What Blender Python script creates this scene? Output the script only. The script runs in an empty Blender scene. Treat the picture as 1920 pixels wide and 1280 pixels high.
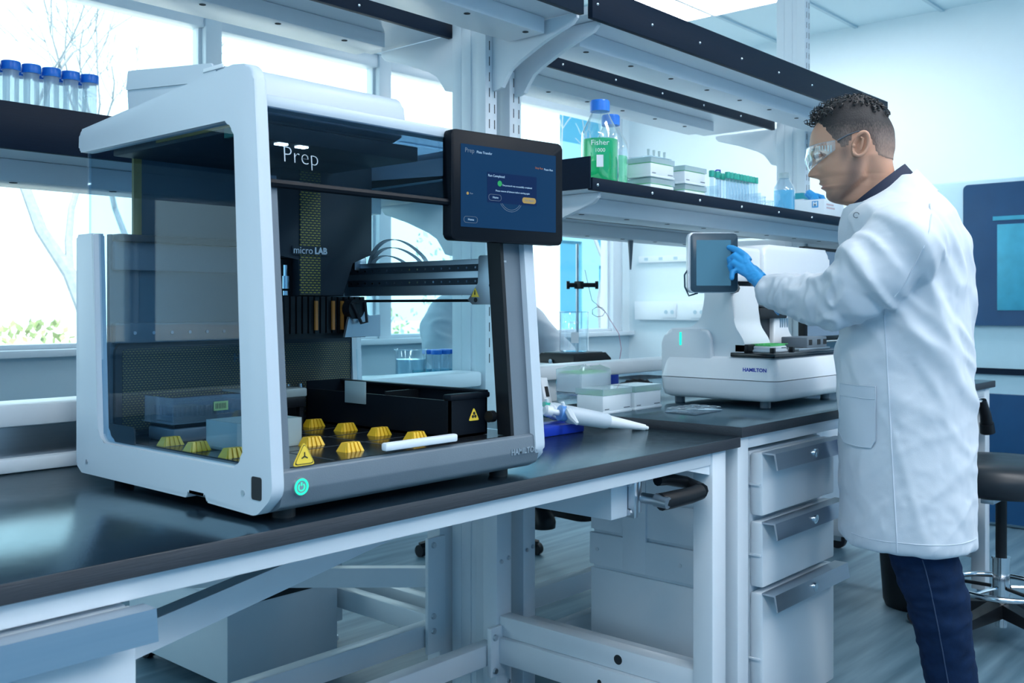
import bpy, bmesh, math, random
from mathutils import Vector, Matrix, noise
random.seed(7)
C = bpy.context.scene
COL = C.collection
R = math.radians

# ---------------------------------------------------------------- camera, sky, lights, exposure
cam_d = bpy.data.cameras.new('camera')
cam_d.lens = 35.0; cam_d.sensor_width = 36.0; cam_d.shift_y = -0.0344
cam_d.clip_start = 0.02; cam_d.clip_end = 300
cam_d.dof.use_dof = True; cam_d.dof.focus_distance = 1.95; cam_d.dof.aperture_fstop = 10.0
cam = bpy.data.objects.new('camera', cam_d); COL.objects.link(cam)
cam.location = (0, 0, 1.08); cam.rotation_euler = (R(90), 0, R(-48.4))
C.camera = cam

vs = C.view_settings
vs.view_transform = 'Standard'; vs.look = 'None'; vs.gamma = 1.0; vs.use_curve_mapping = False
vs.exposure = 0.36

world = bpy.data.worlds.new('daylight'); C.world = world; world.use_nodes = True
wn = world.node_tree; wn.nodes.clear()
w_out = wn.nodes.new('ShaderNodeOutputWorld'); w_bg = wn.nodes.new('ShaderNodeBackground')
w_tc = wn.nodes.new('ShaderNodeTexCoord'); w_sep = wn.nodes.new('ShaderNodeSeparateXYZ')
w_ramp = wn.nodes.new('ShaderNodeValToRGB'); w_map = wn.nodes.new('ShaderNodeMapRange')
wn.links.new(w_tc.outputs['Generated'], w_sep.inputs[0])
wn.links.new(w_sep.outputs['Y'], w_map.inputs[0])
w_map.inputs[1].default_value = -1; w_map.inputs[2].default_value = 1
wn.links.new(w_map.outputs[0], w_ramp.inputs[0])
# sky: bright hazy sun side beyond the windows (+Y), darker blue sky on the far side of the building
cr = w_ramp.color_ramp
cr.elements[0].position = 0.30; cr.elements[0].color = (0.045, 0.14, 0.25, 1)
cr.elements[1].position = 0.72; cr.elements[1].color = (.82, 1.10, 1.20, 1)
e = cr.elements.new(0.5); e.color = (0.24, 0.52, 0.70, 1)
wn.links.new(w_ramp.outputs[0], w_bg.inputs['Color']); w_bg.inputs['Strength'].default_value = 1.9
wn.links.new(w_bg.outputs[0], w_out.inputs['Surface'])

sun_d = bpy.data.lights.new('sun', 'SUN'); sun_d.energy = 9.0; sun_d.angle = R(3); sun_d.color = (1, .97, .92)
sun = bpy.data.objects.new('sun', sun_d); COL.objects.link(sun)
sun.rotation_euler = (R(32), R(-14), 0)      # high sun, from the street side of the building

CEIL_LIGHT = 13.5     # strength of the recessed ceiling panels

# ---------------------------------------------------------------- materials
def nodes_of(name):
    m = bpy.data.materials.new(name); m.use_nodes = True
    nt = m.node_tree
    return m, nt, nt.nodes['Principled BSDF'], nt.nodes['Material Output']
def lin(c):
    return tuple(((v/255.0)/12.92 if v/255.0 <= .04045 else ((v/255.0+.055)/1.055)**2.4) for v in c)
def mk(name, col, rough=.5, metal=0.0, var=.04, scale=20.0, bump=0.0, bscale=200.0, spec=.5, coat=0.0, stint=None, stretch=None, emit=None, estr=0.0, sheen=0.0):
    """procedural surface: base colour with slight noise, roughness noise, optional fine bump"""
    m, nt, p, out = nodes_of(name)
    tc = nt.nodes.new('ShaderNodeTexCoord'); mp = nt.nodes.new('ShaderNodeMapping')
    nt.links.new(tc.outputs['Object'], mp.inputs[0])
    if stretch: mp.inputs['Scale'].default_value = stretch
    n = nt.nodes.new('ShaderNodeTexNoise'); n.inputs['Scale'].default_value = scale; n.inputs['Detail'].default_value = 4
    nt.links.new(mp.outputs[0], n.inputs['Vector'])
    mx = nt.nodes.new('ShaderNodeMix'); mx.data_type = 'RGBA'
    mx.inputs[6].default_value = tuple(max(0, c*(1-var)) for c in col)+(1,)
    mx.inputs[7].default_value = tuple(min(1, c*(1+var)) for c in col)+(1,)
    nt.links.new(n.outputs['Fac'], mx.inputs[0]); nt.links.new(mx.outputs[2], p.inputs['Base Color'])
    mr = nt.nodes.new('ShaderNodeMapRange'); mr.inputs[3].default_value = max(.02, rough-.05); mr.inputs[4].default_value = min(1, rough+.05)
    nt.links.new(n.outputs['Fac'], mr.inputs[0]); nt.links.new(mr.outputs[0], p.inputs['Roughness'])
    p.inputs['Metallic'].default_value = metal; p.inputs['Specular IOR Level'].default_value = spec
    p.inputs['Coat Weight'].default_value = coat
    if stint: p.inputs['Specular Tint'].default_value = tuple(stint)+(1,)
    if sheen: p.inputs['Sheen Weight'].default_value = sheen
    if bump:
        b = nt.nodes.new('ShaderNodeBump'); b.inputs['Strength'].default_value = bump; b.inputs['Distance'].default_value = .002
        n2 = nt.nodes.new('ShaderNodeTexNoise'); n2.inputs['Scale'].default_value = bscale; n2.inputs['Detail'].default_value = 3
        nt.links.new(mp.outputs[0], n2.inputs['Vector']); nt.links.new(n2.outputs['Fac'], b.inputs['Height'])
        nt.links.new(b.outputs[0], p.inputs['Normal'])
    if emit:
        p.inputs['Emission Color'].default_value = tuple(emit)+(1,); p.inputs['Emission Strength'].default_value = estr
    return m
def glass(name, tint=(.92,.97,1.0), refl=1.0, rough=.02, body=0.0, bodycol=(.8,.9,1), ior=1.45):
    """thin clear sheet: lets light straight through with a tint, mirrors by Fresnel, optional milky body"""
    m, nt, p, out = nodes_of(name); nt.nodes.remove(p)
    tr = nt.nodes.new('ShaderNodeBsdfTransparent'); tr.inputs[0].default_value = tuple(tint)+(1,)
    gl = nt.nodes.new('ShaderNodeBsdfGlossy'); gl.inputs['Roughness'].default_value = rough; gl.inputs[0].default_value = (1,1,1,1)
    # Schlick reflectance from the angle to either side of the sheet
    f0 = ((ior-1)/(ior+1))**2
    ge = nt.nodes.new('ShaderNodeNewGeometry'); dt = nt.nodes.new('ShaderNodeVectorMath'); dt.operation = 'DOT_PRODUCT'
    nt.links.new(ge.outputs['Incoming'], dt.inputs[0]); nt.links.new(ge.outputs['Normal'], dt.inputs[1])
    def mth(op, a, b):
        n_ = nt.nodes.new('ShaderNodeMath'); n_.operation = op
        for i_, v_ in enumerate((a, b)):
            if v_ is None: continue
            if isinstance(v_, (int, float)): n_.inputs[i_].default_value = v_
            else: nt.links.new(v_, n_.inputs[i_])
        return n_.outputs[0]
    om = mth('SUBTRACT', 1.0, mth('ABSOLUTE', dt.outputs['Value'], None))
    fac = mth('ADD', mth('MULTIPLY', mth('POWER', om, 5.0), (1-f0)*refl), f0*refl)
    tc = nt.nodes.new('ShaderNodeTexCoord'); nz = nt.nodes.new('ShaderNodeTexNoise'); nz.inputs['Scale'].default_value = 9
    nt.links.new(tc.outputs['Object'], nz.inputs['Vector'])
    base = tr
    if body > 0:
        df = nt.nodes.new('ShaderNodeBsdfDiffuse'); df.inputs[0].default_value = tuple(bodycol)+(1,)
        tl = nt.nodes.new('ShaderNodeBsdfTranslucent'); tl.inputs[0].default_value = tuple(bodycol)+(1,)
        ad = nt.nodes.new('ShaderNodeMixShader'); ad.inputs[0].default_value = .5
        nt.links.new(df.outputs[0], ad.inputs[1]); nt.links.new(tl.outputs[0], ad.inputs[2])
        mb = nt.nodes.new('ShaderNodeMixShader')
        mr = nt.nodes.new('ShaderNodeMapRange'); mr.inputs[3].default_value = body*.9; mr.inputs[4].default_value = min(1, body*1.1)
        nt.links.new(nz.outputs['Fac'], mr.inputs[0]); nt.links.new(mr.outputs[0], mb.inputs[0])
        nt.links.new(tr.outputs[0], mb.inputs[1]); nt.links.new(ad.outputs[0], mb.inputs[2]); base = mb
    mx = nt.nodes.new('ShaderNodeMixShader')
    nt.links.new(fac, mx.inputs[0]); nt.links.new(base.outputs[0], mx.inputs[1]); nt.links.new(gl.outputs[0], mx.inputs[2])
    nt.links.new(mx.outputs[0], out.inputs['Surface'])
    return m
def glow(name, col, s):
    m, nt, p, out = nodes_of(name); nt.nodes.remove(p)
    em = nt.nodes.new('ShaderNodeEmission'); em.inputs[0].default_value = tuple(col)+(1,); em.inputs[1].default_value = s
    nt.links.new(em.outputs[0], out.inputs['Surface']); return m
def dashes(name, base, dash, sx, sz, gap=.35, axis='XZ', rough=.5):
    """dark panel printed with staggered rows of small dashes (brick texture in object space)"""
    m, nt, p, out = nodes_of(name)
    tc = nt.nodes.new('ShaderNodeTexCoord'); sp = nt.nodes.new('ShaderNodeSeparateXYZ'); cb = nt.nodes.new('ShaderNodeCombineXYZ')
    nt.links.new(tc.outputs['Object'], sp.inputs[0])
    nt.links.new(sp.outputs[axis[0]], cb.inputs[0]); nt.links.new(sp.outputs[axis[1]], cb.inputs[1])
    br = nt.nodes.new('ShaderNodeTexBrick'); nt.links.new(cb.outputs[0], br.inputs['Vector'])
    br.inputs['Scale'].default_value = 1.0; br.inputs['Brick Width'].default_value = sx; br.inputs['Row Height'].default_value = sz
    br.inputs['Mortar Size'].default_value = sz*gap; br.inputs['Mortar Smooth'].default_value = .1
    br.inputs['Color1'].default_value = tuple(dash)+(1,); br.inputs['Color2'].default_value = tuple(c*.85 for c in dash)+(1,)
    br.inputs['Mortar'].default_value = tuple(base)+(1,)
    br.offset = 0.5
    nt.links.new(br.outputs['Color'], p.inputs['Base Color']); p.inputs['Roughness'].default_value = rough
    return m

M = {}
M['white'] = mk('painted white steel', (.70,.77,.83), .33, var=.02)
M['white_plastic'] = mk('white moulded plastic', (.76,.81,.86), .32, var=.015, coat=.15)
M['frame_white'] = mk('pale satin casing', (.52,.61,.69), .40, var=.015)
M['wall'] = mk('wall paint', (.74,.85,.90), .7, var=.015, bump=.05)
M['ceiling'] = mk('ceiling tile', (.66,.80,.86), .85, var=.03, scale=300, bump=.2, bscale=400)
M['grid'] = mk('ceiling grid', (.45,.60,.68), .5)
M['worktop'] = mk('black resin worktop', (.007,.012,.019), .20, var=.25, scale=60, bump=.03, bscale=350, spec=1.0, stint=(.55,.86,1))
M['worktop'].node_tree.nodes['Principled BSDF'].inputs['IOR'].default_value = 2.1
M['worktop_edge'] = mk('black resin worktop edge', (.030,.036,.046), .5, var=.35, scale=60, bump=.3, bscale=150, stretch=(.15,1,3))
M['fascia'] = mk('dark navy laminate', (.006,.014,.030), .45, var=.2, scale=80, stretch=(.2,1,4), spec=.10)
M['steel'] = mk('brushed stainless', (.50,.55,.60), .30, metal=1, var=.05, scale=80, stretch=(.02,1,3))
M['chrome'] = mk('chrome', (.75,.79,.83), .12, metal=1, var=.02)
M['zinc'] = mk('zinc plated', (.6,.65,.7), .3, metal=1, var=.1)
M['black'] = mk('black plastic', (.007,.009,.012), .38, var=.2, spec=.3)
M['black_matte'] = mk('matte black casing', (.004,.007,.012), .45, var=.2, spec=.12)
M['rubber'] = mk('black rubber', (.010,.012,.016), .6, var=.2)
M['slot'] = mk('dark slot', (.01,.015,.02), .8)
M['grey_panel'] = mk('graphite casing', (.028,.040,.054), .5, spec=.3, var=.08)
M['grey_light'] = mk('grey satin casing', (.125,.165,.205), .42, var=.06, bump=.12, bscale=600)
M['grey_mid'] = mk('grey inner wall', (.055,.11,.155), .5, var=.05)
M['alu'] = mk('anodised aluminium', (.42,.47,.52), .35, metal=.85, var=.05)
M['yellow'] = mk('yellow plastic', (.72,.46,.02), .42, var=.08)
M['label_yellow'] = mk('yellow sticker', (.85,.62,.06), .45, var=.05)
M['ink'] = mk('black print', (.012,.012,.014), .5)
M['tan'] = mk('tan strip', (.40,.29,.09), .5, var=.15)
M['pcb'] = mk('green board', (.01,.16,.12), .4, var=.3, scale=150)
M['copper'] = mk('amber flex cable', (.42,.16,.03), .35, var=.15)
M['deck'] = mk('black glossy deck', (.010,.013,.017), .16, var=.15)
M['milky'] = glass('milky plastic', (.75,.82,.85), body=.78, bodycol=(.62,.74,.76), rough=.2)
M['clear'] = glass('clear plastic', (.86,.93,.97), body=.11, refl=2.0)
M['glass'] = glass('window glass', (.95,.99,1.0))
M['pane'] = glass('smoked side glass', (.70,.82,.89), refl=.38, ior=1.5, rough=.015)
M['pane_far'] = glass('tinted far side glass', (.74,.88,.92), refl=.6)
M['door_pane'] = glass('smoked door glass', (.52,.62,.70), refl=.45, ior=1.45, rough=.015)
M['labglass'] = glass('laboratory glass', (.88,.94,.97), body=.04, refl=2.6)
M['frost'] = glass('frosted lid plastic', (.85,.92,.95), body=.42, bodycol=(.80,.88,.92))
M['water'] = glass('water', (.78,.92,.97), body=.04, bodycol=(.5,.8,.95))
M['green_liquid'] = glass('green liquid', (.05,.85,.45), body=.62, bodycol=(.008,.74,.34))
M['pale_green'] = glass('pale green liquid', (.6,.97,.75), body=.3, bodycol=(.4,.95,.6))
M['blue_liquid'] = glass('blue bottle plastic', (.35,.80,.95), body=.65, bodycol=(.25,.75,.95))
M['blue_cap'] = mk('blue cap plastic', (.012,.20,.78), .35, var=.05)
M['deep_blue'] = mk('deep blue plastic', (.006,.035,.42), .35, var=.06)
M['green_cap'] = mk('green cap plastic', (.015,.38,.30), .4, var=.05)
M['green_mat'] = mk('green tip plate', (.10,.55,.18), .5, var=.15, scale=200)
M['green_box'] = mk('green printed card', (.02,.42,.20), .5, var=.1)
M['teal_box'] = mk('teal printed card', (.02,.30,.38), .5, var=.1)
M['card'] = mk('white printed card', (.72,.80,.86), .55, var=.03)
M['glove'] = mk('blue nitrile', (.035,.33,.72), .42, var=.06, bump=.12, bscale=260)
M['coat'] = mk('white cotton drill', (.57,.63,.70), .75, var=.02, scale=9, bump=.15, bscale=900, sheen=.15)
M['coat_seam'] = mk('white cotton seam', (.52,.59,.67), .8, var=.03)
M['denim'] = mk('dark blue denim', (.006,.020,.060), .85, var=.45, scale=45, bump=.3, bscale=700, spec=.15)
M['denim_seam'] = mk('denim seam', (.035,.065,.13), .8)
M['parapet'] = mk('window apron paint with painted shade', (.52,.65,.72), .6, var=.02)  # wall colour darkened and blued, so the shade below the windows is painted in
M['navy_cloth'] = mk('navy cotton', (.008,.016,.045), .8, var=.2, bump=.2, bscale=600)
M['wallblue'] = mk('dark blue baseboard', (.01,.04,.10), .5)
M['fridge'] = mk('pale blue enamel', (.42,.62,.72), .4, var=.04)
M['fridge_dark'] = mk('blue tinted door panel', (.008,.06,.16), .25, var=.3, scale=4)
M['seat'] = mk('black vinyl', (.014,.020,.028), .38, var=.1, bump=.05)
M['ground'] = mk('pale gravel ground', (.62,.60,.55), .9, var=.15, scale=3, bump=.4, bscale=20)
M['asphalt'] = mk('pale concrete drive', (.66,.67,.66), .9, var=.08, scale=5)
M['bark'] = mk('grey bark', (.26,.30,.33), .9, var=.3, scale=20)
M['leaf'] = mk('olive shrub leaves', (.34,.42,.20), .7, var=.4, scale=6)
M['leaf2'] = mk('grey green leaves', (.36,.46,.40), .7, var=.4, scale=6)
M['rock'] = mk('tan boulder', (.52,.47,.40), .9, var=.25, scale=4, bump=.5, bscale=12)
M['bldg_blue'] = mk('teal blue cladding', (.03,.20,.32), .5, var=.06)
M['bldg_pale'] = mk('pale blue cladding', (.17,.42,.52), .5, var=.05)
M['screen_dark'] = mk('dark tablet screen', (.006,.02,.05), .12, var=.1, emit=(.008,.045,.13), estr=.9)
M['grey_bezel'] = mk('grey blue bezel', (.035,.075,.11), .3, var=.05)

# ---------------------------------------------------------------- mesh helper
def root_of(o):
    while o.parent: o = o.parent
    return o
class MB:
    def __init__(s): s.bm = bmesh.new()
    def box(s, a, b, bev=0.0, seg=2):
        x0,y0,z0 = (min(a[i],b[i]) for i in range(3)); x1,y1,z1 = (max(a[i],b[i]) for i in range(3))
        v = [s.bm.verts.new(p) for p in ((x0,y0,z0),(x1,y0,z0),(x1,y1,z0),(x0,y1,z0),(x0,y0,z1),(x1,y0,z1),(x1,y1,z1),(x0,y1,z1))]
        fs = [s.bm.faces.new([v[i] for i in f]) for f in ((3,2,1,0),(4,5,6,7),(0,1,5,4),(1,2,6,5),(2,3,7,6),(3,0,4,7))]
        if bev:
            es = list({e for f in fs for e in f.edges})
            bmesh.ops.bevel(s.bm, geom=es, offset=min(bev, .49*min(x1-x0,y1-y0,z1-z0)), segments=seg, affect='EDGES', profile=.5)
        return s
    def frame_of(s, d):
        d = d.normalized(); u = d.orthogonal().normalized(); return u, d.cross(u)
    def cyl(s, p0, p1, r0, r1=None, seg=20, cap=True):
        r1 = r0 if r1 is None else r1
        return s.loft([s.ring(p0, Vector(p1)-Vector(p0), r0, seg), s.ring(p1, Vector(p1)-Vector(p0), r1, seg)], cap)
    def ring(s, c, d, r, seg):
        c = Vector(c); u, w = s.frame_of(Vector(d))
        return [c+u*r*math.cos(2*math.pi*i/seg)+w*r*math.sin(2*math.pi*i/seg) for i in range(seg)]
    def loft(s, rings, cap=True, closed=True):
        vr = [[s.bm.verts.new(p) for p in r] for r in rings]
        n = len(vr[0])
        for a, b in zip(vr, vr[1:]):
            for i in range(n if closed else n-1):
                j = (i+1) % n
                try: s.bm.faces.new((a[i], a[j], b[j], b[i]))
                except ValueError: pass
        if cap and closed:
            s.bm.faces.new(list(reversed(vr[0]))); s.bm.faces.new(vr[-1])
        return s
    def tube(s, pts, r, seg=10, closed=False, cap=True):
        pts = [Vector(p) for p in pts]; n = len(pts)
        rr = r if isinstance(r, (list, tuple)) else [r]*n
        rings = []; u = None
        for i, p in enumerate(pts):
            if closed: d = pts[(i+1) % n]-pts[i-1]
            else: d = pts[min(i+1, n-1)]-pts[max(i-1, 0)]
            d.normalize()
            if u is None: u = d.orthogonal().normalized()
            u = (u-d*u.dot(d)).normalized(); w = d.cross(u)
            rings.append([p+(u*math.cos(2*math.pi*k/seg)+w*math.sin(2*math.pi*k/seg))*rr[i] for k in range(seg)])
        if closed: rings.append(rings[0])
        s.loft(rings, cap and not closed)
        if closed: bmesh.ops.remove_doubles(s.bm, verts=s.bm.verts[:], dist=1e-6)
        return s
    def prism(s, poly, axis, a, b, bev=0.0, seg=2):
        """poly in the two other axes in order (X: y,z  Y: x,z  Z: x,y), extruded from a to b"""
        def P(q, t):
            return {'X': (t,q[0],q[1]), 'Y': (q[0],t,q[1]), 'Z': (q[0],q[1],t)}[axis]
        va = [s.bm.verts.new(P(q,a)) for q in poly]; vb = [s.bm.verts.new(P(q,b)) for q in poly]
        n = len(poly); fs = [s.bm.faces.new(va), s.bm.faces.new(list(reversed(vb)))]
        ring = [s.bm.faces.new((va[i], vb[i], vb[(i+1)%n], va[(i+1)%n])) for i in range(n)]
        if bev:
            es = list({e for f in fs for e in f.edges})
            bmesh.ops.bevel(s.bm, geom=es, offset=bev, segments=seg, affect='EDGES', profile=.5)
        return s
    def lathe(s, prof, c, seg=28):
        rings = [[(c[0]+r*math.cos(2*math.pi*i/seg), c[1]+r*math.sin(2*math.pi*i/seg), c[2]+z) for i in range(seg)] for r, z in prof]
        return s.loft(rings, True)
    def shell(s, prof, c, seg=28):     # open-ended surface of revolution
        rings = [[(c[0]+r*math.cos(2*math.pi*i/seg), c[1]+r*math.sin(2*math.pi*i/seg), c[2]+z) for i in range(seg)] for r, z in prof]
        return s.loft(rings, False)
    def disc(s, c, d, r, seg=16, h=.001):
        d = Vector(d).normalized(); return s.cyl(Vector(c), Vector(c)+d*h, r, seg=seg)
    def ball(s, c, r, seg=12, sz=1.0):
        bmesh.ops.create_uvsphere(s.bm, u_segments=seg, v_segments=max(6, seg//2), radius=r, matrix=Matrix.Translation(c) @ Matrix.Diagonal((1,1,sz,1))); return s
    def xf(s, m):
        bmesh.ops.transform(s.bm, matrix=m, verts=s.bm.verts[:]); return s
    def mesh(s, name, angle=35):
        bmesh.ops.recalc_face_normals(s.bm, faces=s.bm.faces[:])
        me = bpy.data.meshes.new(name); s.bm.to_mesh(me); s.bm.free()
        if angle:
            for p in me.polygons: p.use_smooth = True
            me.set_sharp_from_angle(angle=R(angle))
        return me
    def build(s, name, mat, parent=None, local=False, label=None, cat=None, group=None, kind=None, angle=35):
        if parent is not None and not local:
            s.xf(Matrix.Translation(-root_of(parent).location))
        if parent is None:
            vs_ = [v.co for v in s.bm.verts]
            c = Vector(((min(v.x for v in vs_)+max(v.x for v in vs_))/2, (min(v.y for v in vs_)+max(v.y for v in vs_))/2, min(v.z for v in vs_)))
            s.xf(Matrix.Translation(-c))
        o = bpy.data.objects.new(name, s.mesh(name, angle)); COL.objects.link(o)
        if mat is not None:
            for m_ in (mat if isinstance(mat, (list, tuple)) else [mat]): o.data.materials.append(m_)
        if parent is not None: o.parent = parent
        else: o.location = c
        return tag(o, label, cat, group, kind)
def tag(o, label=None, cat=None, group=None, kind=None):
    if label: o['label'] = label
    if cat: o['category'] = cat
    if group: o['group'] = group
    if kind: o['kind'] = kind
    return o
def thing(name, label, cat, loc=(0,0,0), rz=0.0, group=None):
    o = bpy.data.objects.new(name, None); COL.objects.link(o); o.empty_display_size = .05
    o.location = loc; o.rotation_euler = (0,0,rz)
    return tag(o, label, cat, group)
def copy_tree(o, parent=None):
    c = o.copy(); COL.objects.link(c)
    if parent is not None: c.parent = parent
    for ch in list(o.children): copy_tree(ch, c)
    return c
def struct(name, mb, mat): return mb.build(name, mat, None, kind='structure')
def beam(p0, p1, w, h):
    p0, p1 = Vector(p0), Vector(p1); d = (p1-p0).normalized(); s = d.cross(Vector((0,0,1))).normalized()*w/2; u = s.cross(d).normalized()*h/2
    return MB().loft([[p+s+u, p-s+u, p-s-u, p+s-u] for p in (p0, p1)])
def rrect(x0, z0, x1, z1, r, n=5):
    pts = []
    for cx, cz, a0 in ((x1-r, z0+r, -90), (x1-r, z1-r, 0), (x0+r, z1-r, 90), (x0+r, z0+r, 180)):
        for i in range(n+1):
            a = R(a0+90*i/n); pts.append((cx+r*math.cos(a), cz+r*math.sin(a)))
    return pts
def round_poly(pts, rad, n=5):
    """fillet every corner of a 2d polygon; rad is one radius or one per corner"""
    out = []; N = len(pts)
    for i in range(N):
        p = Vector(pts[i]); a = Vector(pts[i-1]); b = Vector(pts[(i+1) % N])
        r = rad[i] if isinstance(rad, (list, tuple)) else rad
        if r <= 0: out.append(tuple(p)); continue
        u = (a-p).normalized(); v = (b-p).normalized()
        ang = u.angle(v); d = min(r/math.tan(ang/2), .45*(a-p).length, .45*(b-p).length)
        p0 = p+u*d; p1 = p+v*d
        for k in range(n+1):
            t = k/n; out.append(tuple(p0*(1-t)**2 + p*2*t*(1-t) + p1*t*t))
    return out
def words(name, txt, size, mat, parent, m, extrude=.0003, align='CENTER', bold=0.0):
    """lettering as a mesh part; m maps text space (x right, y up, z out) into the parent's space"""
    cu = bpy.data.curves.new(name, 'FONT'); cu.body = txt; cu.size = size; cu.extrude = extrude; cu.align_x = align; cu.align_y = 'CENTER'; cu.resolution_u = 3
    cu.offset = bold
    t = bpy.data.objects.new(name, cu); COL.objects.link(t)
    dg = bpy.context.evaluated_depsgraph_get(); me = bpy.data.meshes.new_from_object(t.evaluated_get(dg))
    COL.objects.unlink(t); bpy.data.objects.remove(t); bpy.data.curves.remove(cu)
    me.transform(m); me.materials.clear(); me.materials.append(mat)
    o = bpy.data.objects.new(name, me); COL.objects.link(o); o.parent = parent
    return o
def facing(right, up, at):
    r = Vector(right).normalized(); u = Vector(up).normalized(); n = r.cross(u)
    return Matrix(((r.x,u.x,n.x,at[0]),(r.y,u.y,n.y,at[1]),(r.z,u.z,n.z,at[2]),(0,0,0,1)))
FRONT = lambda at: facing((1,0,0), (0,0,1), at)        # reads from -Y
LEFT = lambda at: facing((0,-1,0), (0,0,1), at)        # reads from -X
def rel(p, par):
    w = root_of(par).location; return (p[0]-w[0], p[1]-w[1], p[2]-w[2])

# ================================================================ the setting
WX, WY, CH = 5.88, 4.10, 2.76
struct('floor', MB().box((-4,-4,-.05), (WX+.1, WY+.1, 0)), None)
fl, nt, p, out = nodes_of('grey blue vinyl plank')
tc = nt.nodes.new('ShaderNodeTexCoord'); mp = nt.nodes.new('ShaderNodeMapping'); mp.inputs['Scale'].default_value = (.7, 9, 1)
mp.inputs['Rotation'].default_value = (0,0,R(28))
nz = nt.nodes.new('ShaderNodeTexNoise'); nz.inputs['Scale'].default_value = 2.2; nz.inputs['Detail'].default_value = 6
rp = nt.nodes.new('ShaderNodeValToRGB'); rp.color_ramp.elements[0].color = (.060,.125,.175,1); rp.color_ramp.elements[1].color = (.15,.25,.32,1)
rp.color_ramp.elements[0].position = .35; rp.color_ramp.elements[1].position = .68
nt.links.new(tc.outputs['Object'], mp.inputs[0]); nt.links.new(mp.outputs[0], nz.inputs['Vector']); nt.links.new(nz.outputs['Fac'], rp.inputs[0])
nt.links.new(rp.outputs[0], p.inputs['Base Color']); p.inputs['Roughness'].default_value = .42
bpy.data.objects['floor'].data.materials.append(fl)

# ceiling with a lay-in grid; light panels sit in it
struct('ceiling', MB().box((-4,-4,CH+.01), (WX+.1, WY+.1, CH+.06)), M['ceiling'])
g = MB()
for k in range(16): g.box((5.07-.61*k-.011,-4,CH), (5.07-.61*k+.011,WY,CH+.012))
for k in range(-2, 14): g.box((-4,2.945-.505*k-.011,CH-.001), (WX,2.945-.505*k+.011,CH+.0115))
struct('trim_1', g, M['grid'])
diff = glow('light diffuser', (.97,.985,1.0), CEIL_LIGHT)
def light_panel(x0, y0, label):
    t = thing('ceiling_light', label, 'ceiling light', (x0+.305, y0+.505, CH-.012), 0, 'recessed ceiling light panels')
    f = MB(); 
    for a, b in (((x0,y0),(x0+.61,y0+.02)), ((x0,y0+.99),(x0+.61,y0+1.01)), ((x0,y0+.02),(x0+.02,y0+.99)), ((x0+.59,y0+.02),(x0+.61,y0+.99))):
        f.box((a[0],a[1],CH-.012), (b[0],b[1],CH-.002))
    f.build('frame', M['white'], t)
    MB().box((x0+.02,y0+.02,CH-.008), (x0+.59,y0+1.2,CH-.004)).build('diffuser', diff, t)
LP = [(4.46,1.935),(2.02,-.59),(2.02,-2.105),(-.42,-2.105),(4.46,-2.105),(-.42,-.59),(2.02,-3.115)]  # first panel is in view; the others are added, unseen, to light the fronts
for i, (x, y) in enumerate(LP):
    light_panel(x, y, 'bright white light panel in the tiled ceiling above the shelving end' if i == 0 else 'unseen white light panel added above the open side of the room')

# end wall (right) and its low baseboard
struct('wall_right', MB().box((WX,-4,0), (WX+.1, WY+.1, CH+.06)), M['wall'])
struct('baseboard_right', MB().box((WX-.012,-4,0), (WX, WY, .14), .003), M['wallblue'])
# window wall: parapet, head, frames and glass
SILL, HEAD = .905, 2.39
w = MB(); w.box((-4,WY,HEAD+.05), (WX+.1,WY+.18,CH+.06)); w.box((5.80,WY,SILL-.03),(WX+.1,WY+.18,HEAD+.05))
struct('wall_back', w, M['wall'])
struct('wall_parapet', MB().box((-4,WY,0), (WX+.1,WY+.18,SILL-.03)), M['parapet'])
struct('trim_2', MB().box((-4,WY-.05,SILL-.03), (WX,WY+.10,SILL), .004), M['white'])
mull = [-1.75,-.70,.36,1.41,2.50,3.55,4.60,5.70]
for i, (a, b) in enumerate(zip(mull, mull[1:])):
    f = MB(); fy0, fy1 = WY+.01, WY+.12
    f.box((a,fy0,SILL), (a+.085,fy1,HEAD+.05), .003)
    if i == len(mull)-2: f.box((b,fy0,SILL), (b+.10,fy1,HEAD+.05), .003)
    f.box((a+.085,fy0+.01,HEAD-.02), (b,fy1-.01,HEAD+.05), .003)
    f.box((a+.085,fy0+.01,SILL), (b,fy1-.01,SILL+.02), .003)
    f.box((a+.085,fy0+.04,SILL+.02),(a+.10,fy1-.02,HEAD-.02)); f.box((b-.015,fy0+.04,SILL+.02),(b,fy1-.02,HEAD-.02))
    wo = struct('window_%d' % (i+1), f, M['white'])
    MB().box((a+.09,WY+.065,SILL+.01), (b-.005,WY+.071,HEAD-.01)).build('pane', M['glass'], wo)

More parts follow.
